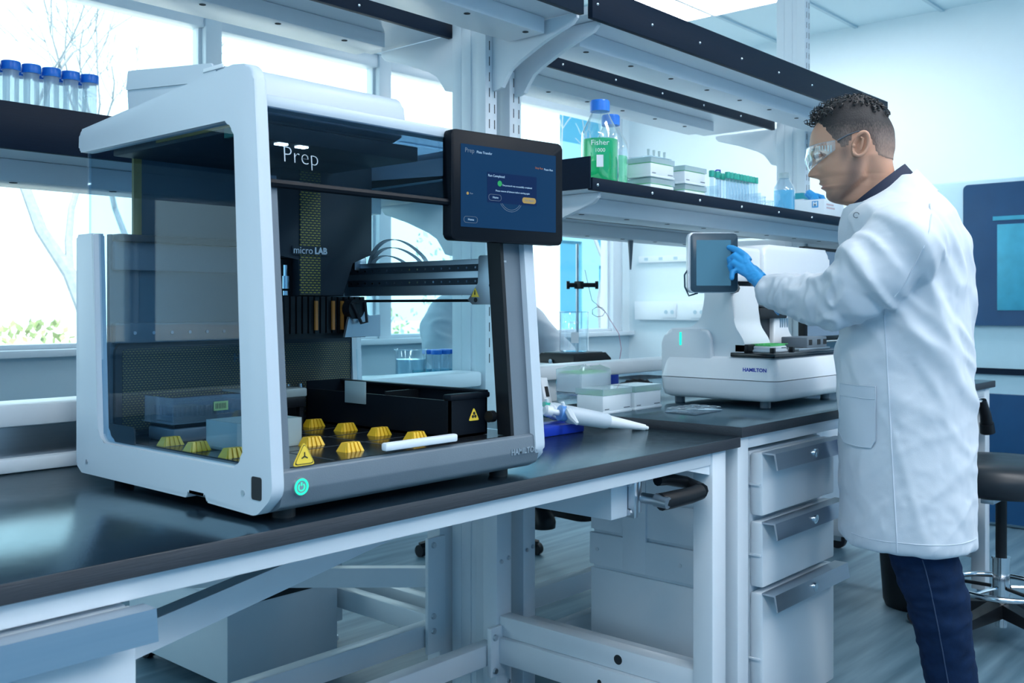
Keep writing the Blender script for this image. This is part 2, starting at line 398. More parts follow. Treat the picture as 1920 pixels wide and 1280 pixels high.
# outside: ground, drive, bank, trees, shrubs, boulder, neighbouring building
struct('ground', MB().box((-40,WY+.2,-.5), (70,70,-.3)), M['ground'])
struct('path', MB().box((-40,9.0,-.3), (70,12.5,-.28)), M['asphalt'])
def tree(x, y, h, seed, label, lean=0.0, dens=1.0):
    random.seed(seed)
    t = thing('bare_tree', label, 'tree', (x,y,-.3), 0, 'bare trees outside the windows')
    tr = MB(); br = MB()
    def grow(p, d, L, r, lv):
        pts = [p]; n = 5; rr = [r]
        for i in range(n):
            d = (d+Vector((random.uniform(-.28,.28),random.uniform(-.28,.28),random.uniform(-.10,.22)))).normalized()
            p = p+d*L/n; pts.append(p); rr.append(r*(1-.5*(i+1)/n))
        (tr if lv == 0 else br).tube(pts, rr, 7 if lv < 2 else 4)
        if lv < 4:
            for k in range(random.randint(2, 4)):
                j = random.randint(2, n); q = pts[j]
                nd = (d+Vector((random.uniform(-1,1),random.uniform(-1,1),random.uniform(-.3,.8)))*.95).normalized()
                grow(q, nd, L*random.uniform(.55,.78), max(.007, rr[j]*.6), lv+1)
    grow(Vector((x,y,-.3)), Vector((lean,0,1)).normalized(), h*.45, .085*h/5, 0)
    tr.build('trunk', M['bark'], t); br.build('branches', M['bark'], t)
tree(5.1, 10.6, 6.6, 3, 'bare branching tree outside the leftmost window', .1)
tree(4.6, 16.5, 8.5, 5, 'bare tree with a forked trunk beyond the leftmost window', -.1)
tree(12.2, 9.0, 5.5, 11, 'bare slender tree outside beside the blue building', .12)
tree(8.4, 15.6, 8.0, 8, 'bare tree far off between the two nearest windows', -.05)
def shrub(x, y, r, h, mat, label, seed, n=420):
    random.seed(seed)
    t = thing('shrub', label, 'shrub', (x,y,-.3), 0, 'shrubs on the bank outside')
    f = MB(); s = MB()
    for k in range(7):
        a = random.uniform(0, 6.28); s.tube([(x,y,-.3),(x+.3*r*math.cos(a),y+.3*r*math.sin(a),-.3+.4*h),(x+.6*r*math.cos(a),y+.6*r*math.sin(a),-.3+.8*h)], [.02,.015,.006], 5)
    for k in range(n):
        a = random.uniform(0,6.28); u = random.uniform(0,1)**.5; el = random.uniform(0,1)
        q = Vector((x+r*u*math.cos(a)*math.sqrt(1-el*el*.8), y+r*u*math.sin(a)*math.sqrt(1-el*el*.8), -.28+h*el))
        L = random.uniform(.08,.17); d = Vector((random.uniform(-1,1),random.uniform(-1,1),random.uniform(.1,1.2))).normalized()*L
        sd = d.cross(Vector((random.uniform(-1,1),random.uniform(-1,1),.3))).normalized()*L*.28
        vsn = [f.bm.verts.new(v) for v in (q, q+d*.5+sd, q+d, q+d*.5-sd)]
        f.bm.faces.new(vsn)
    s.build('stem', M['bark'], t); f.build('foliage', mat, t, angle=0)
for i, a in enumerate(((5.6,13.6,1.0,1.1,'leaf','low olive shrub outside behind the machine arm'),(9.2,13.6,.8,.9,'leaf2','spiky grey green shrub outside right of the boulder'),
                       (13.9,13.6,1.3,3.4,'leaf2','tall grey green shrub outside beside the blue building'),(11.4,13.8,1.1,1.5,'leaf','olive shrub outside behind the seated worker'),
                       (2.0,13.2,1.2,.9,'leaf','low olive shrub outside the leftmost window'))):
    shrub(a[0],a[1],a[2],a[3],M[a[4]],a[5],20+i)
b = MB(); bmesh.ops.create_icosphere(b.bm, subdivisions=4, radius=.62, matrix=Matrix.Translation((7.1,13.1,-.02)) @ Matrix.Diagonal((1.1,.8,.95,1)))
for v in b.bm.verts: v.co += (v.co-Vector((7.1,13.1,-.02)))*.35*noise.noise(v.co*1.3)
b.build('boulder', M['rock'], None, label='large pale boulder on the bank outside the window', cat='boulder')
bl = thing('building', 'teal blue clad building seen through the window by the room corner', 'building', (17.5,13.5,-.3))
MB().prism([(14.9,12),(21,12),(27,16),(20.4,16)], 'Z', -.3, 7).build('wall', M['bldg_blue'], bl)
pn = MB()
for x0, z0, x1, z1 in ((14.9,3.6,16.3,4.25),(14.95,2.35,16.05,3.05),(15.55,-.2,16.1,2.35),(14.9,.6,15.5,.95),(16.1,1.9,16.8,2.2)):
    pn.box((x0,11.96,z0), (x1,12,z1))
pn.build('panel', M['bldg_pale'], bl)

# wall services on the end wall
rw = thing('wall_raceway', 'white wall raceway with power outlets on the end wall', 'power raceway', (WX-.03,3.3,.99))
MB().box((WX-.05,2.4,.985), (WX-.001,4.02,1.115), .004).build('trunking', M['white_plastic'], rw)
for y in (3.73, 3.50, 3.2, 2.9):
    o = MB().box((WX-.056,y-.055,1.0), (WX-.05,y+.055,1.10), .002).build('outlet_plate', M['white_plastic'], rw)
    for dy in (-.025,.025): MB().cyl((WX-.0565,y+dy,1.04), (WX-.0575,y+dy,1.04), .014, seg=14).build('socket', M['grid'], o)
rs = thing('wall_rail', 'white slotted rail on the end wall above the outlets', 'wall rail', (WX-.02,3.3,1.39))
MB().box((WX-.03,2.5,1.385), (WX-.001,4.0,1.43), .003).build('rail', M['white_plastic'], rs)
h = MB()
for k in range(12): h.box((WX-.0315,2.6+k*.12,1.40), (WX-.0295,2.63+k*.12,1.42))
h.build('groove', M['grid'], rs)

# glass-door cabinet against the end wall at far right
fr = thing('glass_door_cabinet', 'tall pale cabinet with dark blue glass doors by the end wall', 'cabinet', (5.55,.85,0))
MB().box((5.25,-.35,0), (5.87,1.80,1.71), .012).build('body', M['fridge'], fr)
for nm, z0, z1, r in (('door', .985, 1.685, .025), ('drawer_front', .02, .65, .02)):
    d = MB().prism(rrect(-.30, z0, 1.62, z1, r), 'X', 5.225, 5.25).build(nm, M['fridge_dark'], fr)
    if nm == 'door':
        a = MB()
        for y0, y1, h0 in ((1.30,1.46,.42),(1.15,1.27,.30),(.96,1.1,.45),(.6,.85,.38),(.2,.5,.4)): a.box((5.221,y0,1.06),(5.226,y1,1.06+h0), .002)
        a.box((5.221,-.2,1.12+.38), (5.226,1.48,1.52))
        a.build('lit_shelf_contents', mk('pale blue packs behind glass', (.05,.36,.52), .4, var=.3, scale=12), d)
MB().box((5.235,-.3,.745), (5.252,1.72,.775)).build('dark_groove', M['fascia'], fr)

# ================================================================ benches
BZ = .79      # front worktop surface
def leg(par, x0, y0, x1, y1, z1, name='leg'):
    l = MB().box((x0,y0,.06), (x1,y1,z1), .004).build(name, M['white'], par)
    f = MB(); cx, cy = (x0+x1)/2, (y0+y1)/2
    f.cyl((cx,cy,.0), (cx,cy,.012), .026, .022); f.cyl((cx,cy,.01), (cx,cy,.07), .012)
    f.build('levelling_foot', M['zinc'], l); return l
def bolts(par, pts, d, r=.009):
    for p in pts: MB().cyl(p, Vector(p)+Vector(d)*.005, r, r*.8, seg=8).build('bolt', M['zinc'], par)
def worktop(par, x0, y0, x1, y1, z, th=.024):
    o = MB().box((x0,y0,z-th), (x1,y1,z), .002).build('worktop', [M['worktop'], M['worktop_edge']], par)
    for pl in o.data.polygons:
        if abs(pl.normal.z) < .5: pl.material_index = 1
    return o
# --- near bench
b1 = thing('lab_bench', 'white framed bench with black worktop carrying the tall glazed instrument', 'lab bench', (.6,1.45,0))
worktop(b1, -.95, 1.09, 1.995, 1.80, BZ)
ap = MB().box((-.95,1.105,.736), (1.95,1.145,.766), .003).build('front_rail', M['white'], b1)
leg(b1, 1.89, 1.10, 1.948, 1.15, .766); leg(b1, 1.89, 1.73, 1.948, 1.78, .766)
leg(b1, -.93, 1.10, -.88, 1.15, .766); leg(b1, -.93, 1.73, -.88, 1.78, .766)
MB().prism([(1.80,.736),(1.89,.736),(1.89,.716)], 'Y', 1.108, 1.14).build('gusset', M['white'], b1)
sr = MB(); sr.box((1.898,1.15,.231), (1.94,1.73,.283), .004); sr.box((1.886,1.15,.165), (1.946,1.73,.231), .004)
sr = sr.build('side_rail', M['white'], b1)
MB().cyl((1.8975,1.355,.257), (1.8990,1.355,.257), .0115, seg=18).build('cable_hole', M['slot'], sr)
MB().cyl((1.8855,1.40,.197), (1.8865,1.40,.197), .006, seg=12).build('cable_hole', M['slot'], sr)
rr = MB().box((-.88,1.735,.16), (1.89,1.775,.215), .004).build('rear_rail', M['white'], b1)
MB().box((-.88,1.735,.70), (1.89,1.775,.766), .004).build('rear_top_rail', M['white'], b1)
MB().box((1.90,1.15,.715), (1.94,1.73,.762), .003).build('top_side_rail', M['white'], b1)
bp = MB().box((1.855,1.718,.135), (1.91,1.732,.26), .002).build('bolt_plate', M['white'], b1)
bolts(bp, [(1.87,1.718,.235),(1.87,1.718,.15)], (0,-1,0))
bolts(b1, [(1.906,1.730,.42),(1.934,1.730,.425),(1.906,1.730,.10),(1.934,1.730,.105)], (0,-1,0), .006)
# support arm running back under the worktop from the hung drawer
beam((.60,1.229,.64),(1.885,1.715,.64), .03, .042).build('diagonal_brace', M['white'], b1)
# height-adjustment gearbox on the near bench
gb = MB().box((1.63,1.18,.648), (1.688,1.725,.722), .004).build('drive_channel', M['white'], b1)
gx = MB(); gx.box((1.69,1.165,.645), (1.705,1.225,.728), .003); gx.box((1.712,1.17,.652), (1.725,1.22,.722), .003); gx.box((1.705,1.185,.66), (1.712,1.205,.715)); gx.box((1.725,1.185,.66), (1.745,1.205,.715), .003)
gx = gx.build('gearbox', M['zinc'], gb)
bolts(gx, [(1.69,1.178,.716),(1.69,1.178,.657)], (-1,0,0), .008)

# removable crank hooked on the gearbox shaft
ck = thing('crank_handle', 'black crank handle on the gearbox under the near worktop', 'crank handle', (1.72,1.15,.675))
MB().cyl((1.715,1.163,.685), (1.715,1.13,.685), .011, seg=14).cyl((1.715,1.13,.685), (1.715,1.10,.682), .014, .012, seg=14).build('socket_shaft', M['zinc'], ck)
MB().tube([(1.715,1.118,.682),(1.74,1.112,.683),(1.80,1.10,.686),(1.83,1.095,.69)], [.018,.018,.017,.017], 12).build('grip', M['black'], ck)
MB().tube([(1.83,1.095,.69),(1.84,1.11,.694),(1.838,1.135,.704),(1.79,1.15,.715),(1.755,1.152,.717)], [.019,.016,.013,.013,.012], 10).build('crank_arm', M['black'], ck)

# --- far bench (2 cm higher)
B2 = .81
b2 = thing('lab_bench', 'white framed bench with black worktop under the white pipetting instrument', 'lab bench', (2.95,1.45,0))
worktop(b2, 2.0, 1.09, 3.88, 1.80, B2)
MB().box((2.05,1.105,.756), (3.80,1.145,.786), .003).build('front_rail', M['white'], b2)
for x0 in (2.0, 3.795):
    leg(b2, x0, 1.10, x0+.05, 1.15, .786); leg(b2, x0, 1.735, x0+.05, 1.785, .786)
MB().box((2.05,1.70,.16), (3.795,1.735,.215), .004).build('rear_rail', M['white'], b2)
MB().box((2.05,1.70,.72), (3.795,1.74,.786), .004).build('rear_top_rail', M['white'], b2)
for x in (2.005, 3.80): MB().box((x,1.15,.17), (x+.04,1.735,.25), .004).build('side_rail', M['white'], b2)
MB().prism([(3.70,.756),(3.795,.756),(3.795,.70)], 'Y', 1.11, 1.135).build('gusset', M['white'], b2)
bolts(b2, [(2.013,1.735,.43),(2.037,1.735,.435)], (0,-1,0), .006)
ck2 = thing('crank_handle', 'black crank handle hanging at the far end of the bench behind the standing worker', 'crank handle', (3.72,1.08,.67))
MB().cyl((3.70,1.12,.755), (3.70,1.085,.74), .011, seg=12).build('socket_shaft', M['zinc'], ck2)
MB().tube([(3.70,1.085,.75),(3.725,1.08,.70),(3.74,1.08,.665)], [.016,.019,.021], 12).build('grip', M['black'], ck2)
MB().cyl((3.739,1.08,.668), (3.75,1.08,.635), .024, .026, seg=14).build('end_cap', M['black'], ck2)

# --- rear benches on the window side
for nm, x0, x1, lab in (('a', -.95, 1.995, 'rear bench with black worktop behind the glazed instrument'), ('b', 2.0, 3.88, 'rear bench with black worktop behind the far shelving where the seated worker sits')):
    rb = thing('lab_bench', lab, 'lab bench', ((x0+x1)/2,2.27,0))
    worktop(rb, x0, 1.935, x1, 2.62, BZ)
    MB().box((x0+.05,2.565,.736), (x1-.05,2.605,.766), .003).build('front_rail', M['white'], rb)
    MB().box((x0+.05,1.94,.70), (x1-.05,1.975,.766), .003).build('rear_top_rail', M['white'], rb)
    xa, xb = (x0+.005, x1-.105) if nm == 'a' else (x0, x1-.055)
    for xx in (xa, xb):
        leg(rb, xx, 1.94, xx+.055, 1.99, .766); leg(rb, xx, 2.56, xx+.055, 2.61, .766)
        MB().box((xx+.008,1.99,.17), (xx+.047,2.56,.23), .004).build('side_rail', M['white'], rb)
    MB().box((xa+.055,1.945,.165), (xb,1.985,.225), .004).build('rear_rail', M['white'], rb)
    if nm == 'a':
        pl = MB().box((1.835,1.928,.15), (1.90,1.94,.46), .002).build('bolt_plate', M['white'], rb)
        bolts(pl, [(1.855,1.928,.44),(1.855,1.928,.25),(1.855,1.928,.21)], (0,-1,0))
        beam((1.885,1.96,.345),(1.35,2.55,.345), .03, .052).build('diagonal_brace', M['white'], rb)
    else:
        beam((2.06,1.96,.45),(2.75,2.56,.45), .03, .05).build('diagonal_brace', M['white'], rb)

# service raceway between the bench rows
rc = thing('service_raceway', 'long white raceway ledge along the back edge of the near benches', 'raceway', (1.4,1.84,BZ))
MB().box((-.95,1.805,.868), (1.915,1.90,.908), .008).build('ledge', M['white'], rc)
MB().box((2.072,1.805,.868), (3.815,1.90,.908), .008).build('ledge', M['white'], rc)
MB().box((-.95,1.812,.815), (1.86,1.82,.868)).build('splash_panel', M['steel'], rc)
MB().box((-.95,1.79,BZ), (1.86,1.822,.815), .006).build('base_strip', M['white'], rc)
for k, x in enumerate((2.2, 3.0, 3.6)): MB().box((x,1.83,.79), (x+.06,1.87,.868), .003).build('bracket_post', M['white'], rc)

# --- hung drawer unit under the near bench at lower left
hd = thing('drawer_cabinet', 'white drawer cabinet with grey bar handle under the near left worktop', 'cabinet', (.33,1.3,.0))
MB().box((.03,1.116,.12), (.575,1.58,.73), .004).build('body', M['white'], hd)
for z0, z1 in ((.56,.729),(.38,.54),(.13,.36)):
    d = MB().box((.035,1.097,z0), (.577,1.115,z1), .003).build('drawer', M['white'], hd)
    MB().prism([(1.098,z1+.003),(1.068,z1+.003),(1.063,z1-.034),(1.066,z1-.034),(1.071,z1-.001),(1.098,z1-.001)], 'X', .03, .586).build('handle', M['steel'], d)
def caster(par, x, y, z1=.12, name='caster'):
    c = MB().box((x-.028,y-.028,z1-.008), (x+.028,y+.028,z1), .002).cyl((x,y,z1-.03), (x,y,z1-.008), .018, seg=12)
    c.box((x-.018,y-.004,.035), (x-.014,y+.034,z1-.02)); c.box((x+.014,y-.004,.035), (x+.018,y+.034,z1-.02))
    c = c.build(name, M['zinc'], par)
    MB().cyl((x-.013,y+.018,.038), (x+.013,y+.018,.038), .038, seg=22).build('wheel', M['rubber'], c)
    return c
for x in (.08,.52):
    for y in (1.14,1.53): caster(hd, x, y)
# --- three-drawer pedestal under the far bench
pc = thing('drawer_cabinet', 'white three drawer pedestal with locking handles under the far bench', 'cabinet', (2.29,1.33,0))
MB().box((2.09,1.12,.10), (2.475,1.57,.745), .004).build('body', M['white'], pc)
sp = MB()
for z0, z1, x in ((.70,.738,2.083),(.60,.69,2.081),(.50,.592,2.085),(.41,.492,2.079),(.115,.40,2.085)): sp.box((x,1.15,z0), (2.091,1.575,z1), .002)
sp.box((2.078,1.40,.41), (2.09,1.47,.735), .002)
sp = sp.build('side_panel', M['white'], pc)
for y in (1.30,1.55):
    for z in (.62,.45,.71): MB().cyl((2.0815,y,z), (2.077,y,z), .005, seg=10).build('screw', M['zinc'], sp)
for z0, z1 in ((.598,.742),(.433,.583),(.118,.420)):
    d = MB(); d.box((2.088,1.085,z0), (2.477,1.118,z1), .006); d.box((2.094,1.118,z0+.02), (2.47,1.125,z1-.03))
    d.box((2.082,1.09,(z0+z1)/2-.002), (2.0885,1.12,(z0+z1)/2+.002))
    d = d.build('drawer', M['white'], pc)
    hn = MB().prism([(1.086,z1+.003),(1.052,z1+.003),(1.046,z1-.034),(1.049,z1-.035),(1.056,z1-.001),(1.086,z1-.001)], 'X', 2.085, 2.482).build('handle', M['steel'], d)
    lk = MB().cyl((2.285,1.052,z1-.016), (2.285,1.0455,z1-.017), .0115, seg=18).box((2.2835,1.0445,z1-.024), (2.2865,1.0460,z1-.010))
    lk.build('lock', M['chrome'], d)
for x in (2.13,2.44):
    for y in (1.15,1.53): caster(pc, x, y, .10)
# --- mobile boxes under the rear benches
mc = thing('mobile_cabinet', 'low white mobile cabinet on casters under the rear bench', 'cabinet', (1.69,2.62,0))
MB().box((1.50,2.36,.05), (1.875,2.90,.285), .004).build('body', M['white'], mc)
lid = MB().box((1.49,2.35,.287), (1.885,2.91,.302), .004).build('top', M['white'], mc)
MB().box((1.52,2.354,.262), (1.86,2.362,.28)).build('recess_grip', M['slot'], mc)
for x in (1.55,1.83):
    for y in (2.40,2.86): caster(mc, x, y, .10)
mc2 = thing('mobile_cabinet', 'white mobile cabinet on casters behind the far bench end', 'cabinet', (4.15,2.05,0))
MB().box((3.95,1.83,.15), (4.35,2.3,.70), .004).build('body', M['white'], mc2)
MB().box((3.96,1.815,.17), (4.34,1.83,.68), .003).build('drawer', M['white'], mc2)
for x in (4.02,4.30):
    for y in (1.85,2.26): caster(mc2, x, y, .15)

# ================================================================ shelving
SLOTZ = .024
def upright(par, x0, x1, zmax, slots=True):
    u = MB(); y0, y1 = 1.80, 1.925
    u.box((x0,y0,0), (x1,y0+.035,zmax), .002); u.box((x0+.004,y0+.035,0), (x1,y0+.055,zmax)); u.box((x0,y0+.055,0), (x1,y1-.035,zmax), .002); u.box((x0,y1-.035,0), (x1,y1,zmax), .002)
    u = u.build('upright', M['white'], par)
    s = MB(); z = .93
    while z < zmax-.05:
        for x in (x0+(x1-x0)*.33, x0+(x1-x0)*.78): s.box((x-.0013,y0-.0006,z), (x+.0013,y0+.0006,z+.024))
        z += .0415
    s.build('groove', M['slot'], u); return u
def bracket(par, x, zt, L=.282, flip=1):
    y0 = 1.80 if flip == 1 else 1.925
    prof = [(0,0),(L,0),(L,-.012),(L-.015,-.026),(L*.62,-.055),(.10,-.088),(.065,-.105),(.045,-.13),(.035,-.15),(.015,-.155),(0,-.155)]
    pts = [(y0-flip*a, zt+b) for a, b in prof]
    return MB().prism(pts, 'X', x-.007, x+.007, .002).build('bracket', M['white'], par)
def shelf(label, x0, x1, y0, y1, zb, fz0, fz1, ch, front=True, screws=.25, chx=None, sx0=.08):
    """board with a dark front fascia (screwed on) and a white box channel underneath"""
    t = thing('reagent_shelf', label, 'shelf', ((x0+x1)/2,(y0+y1)/2,zb))
    MB().box((x0,y0+.004,zb), (x1,y1,zb+.022), .002).build('board', M['white'], t)
    f = MB().box((x0,y0-.012,fz0), (x1,y0+.003,fz1), .001).build('fascia', M['fascia'], t)
    x = x0+sx0
    while x < x1-.02:
        MB().ball((x,y0-.012,(fz0+fz1)/2-.002*(fz1-fz0)/.03), .0045, 10).build('screw', M['chrome'], f); x += screws
    cx0, cx1 = chx or (x0+.07, x1-.07); cy = (y0+y1)/2
    c = MB().box((cx0,cy-.045,zb-ch), (cx1,cy+.075,zb-.0005), .002).build('support_channel', M['white'], t)
    x = cx0+.06
    while x < cx1:
        MB().cyl((x,cy-.02,zb-ch-.0008), (x,cy-.02,zb-ch+.0008), .008, seg=12).build('bolt_hole', M['slot'], c); x += .21
    return t
fa = thing('shelf_support', 'white slotted upright at the near shelving, left of the pair', 'shelf support', (1.89,1.81,0))
upright(fa, 1.922, 1.967, 2.5); bracket(fa, 1.955, 1.808)
bracket(fa, 1.935, 1.823, .30, -1); bracket(fa, 1.935, 1.373, .30, -1)
fb = thing('shelf_support', 'white slotted upright at the far shelving, right of the pair', 'shelf support', (1.99,1.81,0))
upright(fb, 2.018, 2.066, 2.5); bracket(fb, 2.045, 1.808); bracket(fb, 2.045, 1.370); bracket(fb, 2.045, 1.823, .30, -1)
fc = thing('shelf_support', 'white slotted upright at the far end of the shelving behind the worker', 'shelf support', (3.75,1.81,0))
upright(fc, 3.824, 3.872, 2.5); bracket(fc, 3.85, 1.808); bracket(fc, 3.85, 1.370); bracket(fc, 3.85, 1.823, .30, -1); bracket(fc, 3.85, 1.36, .30, -1)
shelf('dark edged lower shelf holding the green bottle and white tip boxes', 1.99, 3.88, 1.51, 1.796, 1.371, 1.371, 1.402, .045, screws=.245, sx0=.02)
shelf('upper shelf with white channel underneath above the glazed instrument', -.95, 1.955, 1.51, 1.796, 1.81, 1.80, 1.886, .042, chx=(-.9,1.935))
shelf('upper shelf with wide dark front edge above the standing worker', 1.99, 3.92, 1.51, 1.796, 1.81, 1.80, 1.886, .045, sx0=.02, screws=.245, chx=(2.08,3.70))
shelf('rear upper shelf with dark edge behind the far shelving', 1.99, 3.82, 1.942, 2.27, 1.825, 1.812, 1.85, .04, sx0=.42, screws=.28, chx=(2.05,3.55))
shelf('rear upper shelf with dark edge behind the near shelving', -.95, 1.93, 1.942, 2.27, 1.825, 1.812, 1.85, .04, sx0=.3, screws=.45, chx=(-.9,1.80))
shelf('rear lower shelf with deep dark edge holding the blue capped tubes', -.95, 1.978, 1.942, 2.30, 1.376, 1.374, 1.462, .045, sx0=.155, screws=.62, chx=(-.9,1.80))
shelf('rear lower shelf with thin dark edge behind the bottle shelf', 2.02, 3.75, 1.942, 2.27, 1.362, 1.355, 1.388, .04, chx=(2.05,3.55))
eg = MB().box((1.9815,1.50,1.374), (1.9865,2.35,1.454), .001).build('shelf_end_guard', M['fascia'], None, label='black guard plate across the near end of the bottle shelf', cat='shelf guard')

# ================================================================ tall glazed pipetting instrument on the near bench
IN = thing('pipetting_instrument', 'large grey and white glazed pipetting machine with touch screen on the near bench', 'laboratory machine', (1.045,1.37,BZ))
X0, X1 = .765, 1.323
side = [(1.658,.815),(1.64,.803),(1.31,.803),(1.305,.815),(1.262,.815),(1.255,.803),(1.135,.800),(1.098,.83),(1.141,1.405),(1.19,1.411),(1.648,1.374),(1.65,1.337),
        (1.626,1.336),(1.189,1.336),(1.166,.859),(1.582,.859),(1.598,1.20),(1.658,1.20)]
srad = [.008,.008,.004,.004,.004,.004,.03,.03,.032,.008,.012,.008,.004,.022,.022,.022,.004,.006]
def side_frame(xa, xb, name):
    return MB().prism(round_poly(side, srad, 6), 'X', xa, xb, .0045, 3).build(name, M['frame_white'], IN)
sf = side_frame(X0, X0+.019, 'side_frame')
side = [(y, z if z < 1.25 else (1.372-(1.412-z)*.3 if z > 1.35 else 1.318)) for y, z in side]
sf2 = side_frame(X1-.024, X1, 'side_frame')
# recessed grip and screws on the near side frame
MB().prism(rrect(1.122,.822,1.145,.853,.004), 'X', X0-.0008, X0+.0005).build('recess', M['slot'], sf)
for y, z in ((1.62,.823),(1.165,.828)): MB().cyl((X0-.001,y,z),(X0+.001,y,z),.004,seg=12).build('screw', M['zinc'], sf)
MB().cyl((X0+.010,1.650,1.355),(X0+.010,1.6525,1.355),.003,seg=8).build('screw', M['slot'], sf)
# side panes
for x, nm in ((X0+.011,'side_pane'),(X1-.012,'side_pane')):
    MB().prism([(1.58,.85),(1.16,.85),(1.185,1.345),(1.632,1.345),(1.632,1.195),(1.60,1.195)], 'X', x-.0015, x+.0015).build(nm, M['pane'] if x < 1 else M['pane_far'], IN)
MB().box((X0+.009,1.632,1.195),(X0+.013,1.636,1.345)).build('pane_edge', M['clear'], IN)
# base, deck
bpf = [(1.112,.862),(1.104,.86),(1.101,.835),(1.108,.812),(1.13,.803),(1.64,.803),(1.64,.859),(1.13,.859)]
MB().prism(round_poly(bpf, [.003,.004,.01,.012,.012,0,0,0], 4), 'X', X0+.0185, X1-.012).build('front_base', M['grey_light'], IN)
MB().box((X0+.03,1.125,.857),(X1-.024,1.60,.861)).build('deck', M['deck'], IN)
dg_ = MB()
for x in (.890,1.042): dg_.box((x,1.13,.861),(x+.003,1.59,.8614))
for y in (1.245,1.34,1.43): dg_.box((.80,y,.861),(1.15,y+.002,.8614))
dg_.build('deck_groove', M['grey_panel'], IN)
for x in (.82,1.26):
    for y in (1.15,1.60): MB().cyl((x,y,BZ),(x,y,.805),.016,seg=16).build('foot', M['rubber'], IN)
# inner front posts (lean back with the frame)
def lean(z): return 1.112+(z-.86)*.078
def post(xa, xb, z0, z1, mat, name, dy=.03):
    r0 = [(xa,lean(z0),z0),(xb,lean(z0),z0),(xb,lean(z0)+dy,z0),(xa,lean(z0)+dy,z0)]
    r1 = [(xa,lean(z1),z1),(xb,lean(z1),z1),(xb,lean(z1)+dy,z1),(xa,lean(z1)+dy,z1)]
    return MB().loft([r0,r1]).build(name, mat, IN)
post(X0+.019, X0+.038, .862, 1.258, M['grey_light'], 'inner_post')
post(1.258, 1.30, .862, 1.30, M['grey_light'], 'inner_post'); post(1.250, 1.258, .862, 1.30, M['black'], 'post_gasket')
# front door pane, raised; dark lower edge, lettering
def pane_pts(z0, z1, xa, xb, off=0.0, th=.003):
    r0 = [(xa,lean(z0)+off,z0),(xb,lean(z0)+off,z0),(xb,lean(z0)+off+th,z0),(xa,lean(z0)+off+th,z0)]
    r1 = [(xa,lean(z1)+off,z1),(xb,lean(z1)+off,z1),(xb,lean(z1)+off+th,z1),(xa,lean(z1)+off+th,z1)]
    return MB().loft([r0,r1])
dp = pane_pts(1.250,1.352,X0+.021,X1-.026,-.006).build('door_pane', M['door_pane'], IN)
MB().tube([(X0+.022,lean(1.247)-.004,1.247),(X1-.03,lean(1.247)-.004,1.247)], .006, 8).build('door_edge', M['black_matte'], dp)
pp = lean(1.287)-.0085
words('door_lettering', 'Prep', .033, M['frame_white'], dp, facing((1,0,0),(0,.078,1),rel((.839,pp,1.287),dp)), bold=-.0009)
# top: front rail, smoked roof strip, sloping hood
MB().box((X0+.019,1.148,1.350),(X1-.004,1.176,1.369),.004).build('front_top_rail', M['frame_white'], IN)
MB().box((X0+.019,1.176,1.358),(X1-.024,1.262,1.361)).build('roof_pane', M['door_pane'], IN)
MB().box((1.14,1.262,1.356),(X1-.024,1.60,1.361)).build('roof_pane', M['door_pane'], IN)
hp = round_poly([(1.262,1.368),(1.256,1.392),(1.262,1.430),(1.40,1.461),(1.64,1.488),(1.648,1.452),(1.640,1.36),(1.285,1.36)], [.004,.006,.022,.05,.006,.004,.004,.004], 5)
hd_ = MB().prism(hp, 'X', .85, 1.142, .006, 3).build('hood', M['frame_white'], IN)
MB().prism(round_poly([(1.345,1.425),(1.38,1.4585),(1.642,1.487),(1.649,1.455),(1.40,1.432)],[.02,.002,.002,.002,.02],4), 'X', .8475, .8515).build('hood_lid', M['frame_white'], hd_)
MB().box((.846,1.345,1.446),(.85,1.40,1.4525),.001).build('lid_catch', M['white'], hd_)
MB().box((.93,1.2548,1.379),(.96,1.2562,1.384)).build('latch', M['grey_light'], hd_)
# roof works: dark tray under the hood with lamps, tan strip, green board
rt = MB().box((.80,1.265,1.330),(1.18,1.60,1.355),.002).build('roof_tray', M['grey_panel'], IN)
led = glow('lamp diode', (.85,.95,1.0), 18)
for x in (.900,.938): MB().box((x,1.275,1.3275),(x+.017,1.287,1.331)).build('lamp', led, rt)
MB().cyl((.85,1.29,1.318),(.85,1.29,1.331),.008,seg=12).build('fitting', M['black'], rt)
MB().box((.797,1.25,1.336),(.801,1.455,1.354)).build('label_strip', M['tan'], rt)
MB().box((.797,1.205,1.322),(.803,1.262,1.336)).build('circuit_board', M['pcb'], rt)
# rear wall
rwl = MB(); rwl.box((.846,1.60,.861),(1.309,1.612,1.36)); rwl.box((X0+.03,1.6005,.861),(.846,1.6115,1.20))
rwl = rwl.build('rear_wall', M['grey_mid'], IN)
MB().box((.835,1.597,1.20),(.849,1.604,1.335)).build('tan_edge', M['tan'], rwl)
MB().box((X0+.032,1.588,1.140),(1.30,1.601,1.188),.003).build('upper_rail', M['grey_light'], rwl)
MB().box((X0+.032,1.575,1.188),(1.30,1.601,1.200),.003).build('upper_ledge', M['grey_panel'], rwl)
br = MB().box((X0+.032,1.585,1.018),(1.30,1.60,1.052),.002).build('bridge_reflection', M['grey_mid'], rwl)  # reflection of the bridge in the side glass, built as a solid bar
for k in range(13): MB().cyl((.83+k*.034,1.5851,1.035),(.83+k*.034,1.583,1.035),.003,seg=8).build('rail_screw', M['alu'], rwl)  # screw heads of the same built reflection
MB().prism(rrect(.800,.868,1.305,1.022,.022), 'Y', 1.592, 1.601).build('back_panel', M['grey_panel'], rwl)
dash = dashes('graphite panel with yellow dashes', (.022,.03,.038), (.42,.40,.10), .0062, .0040, .42)
MB().prism(rrect(.812,.872,1.296,1.008,.006), 'Y', 1.5905, 1.5925).build('dash_panel', dash, rwl)
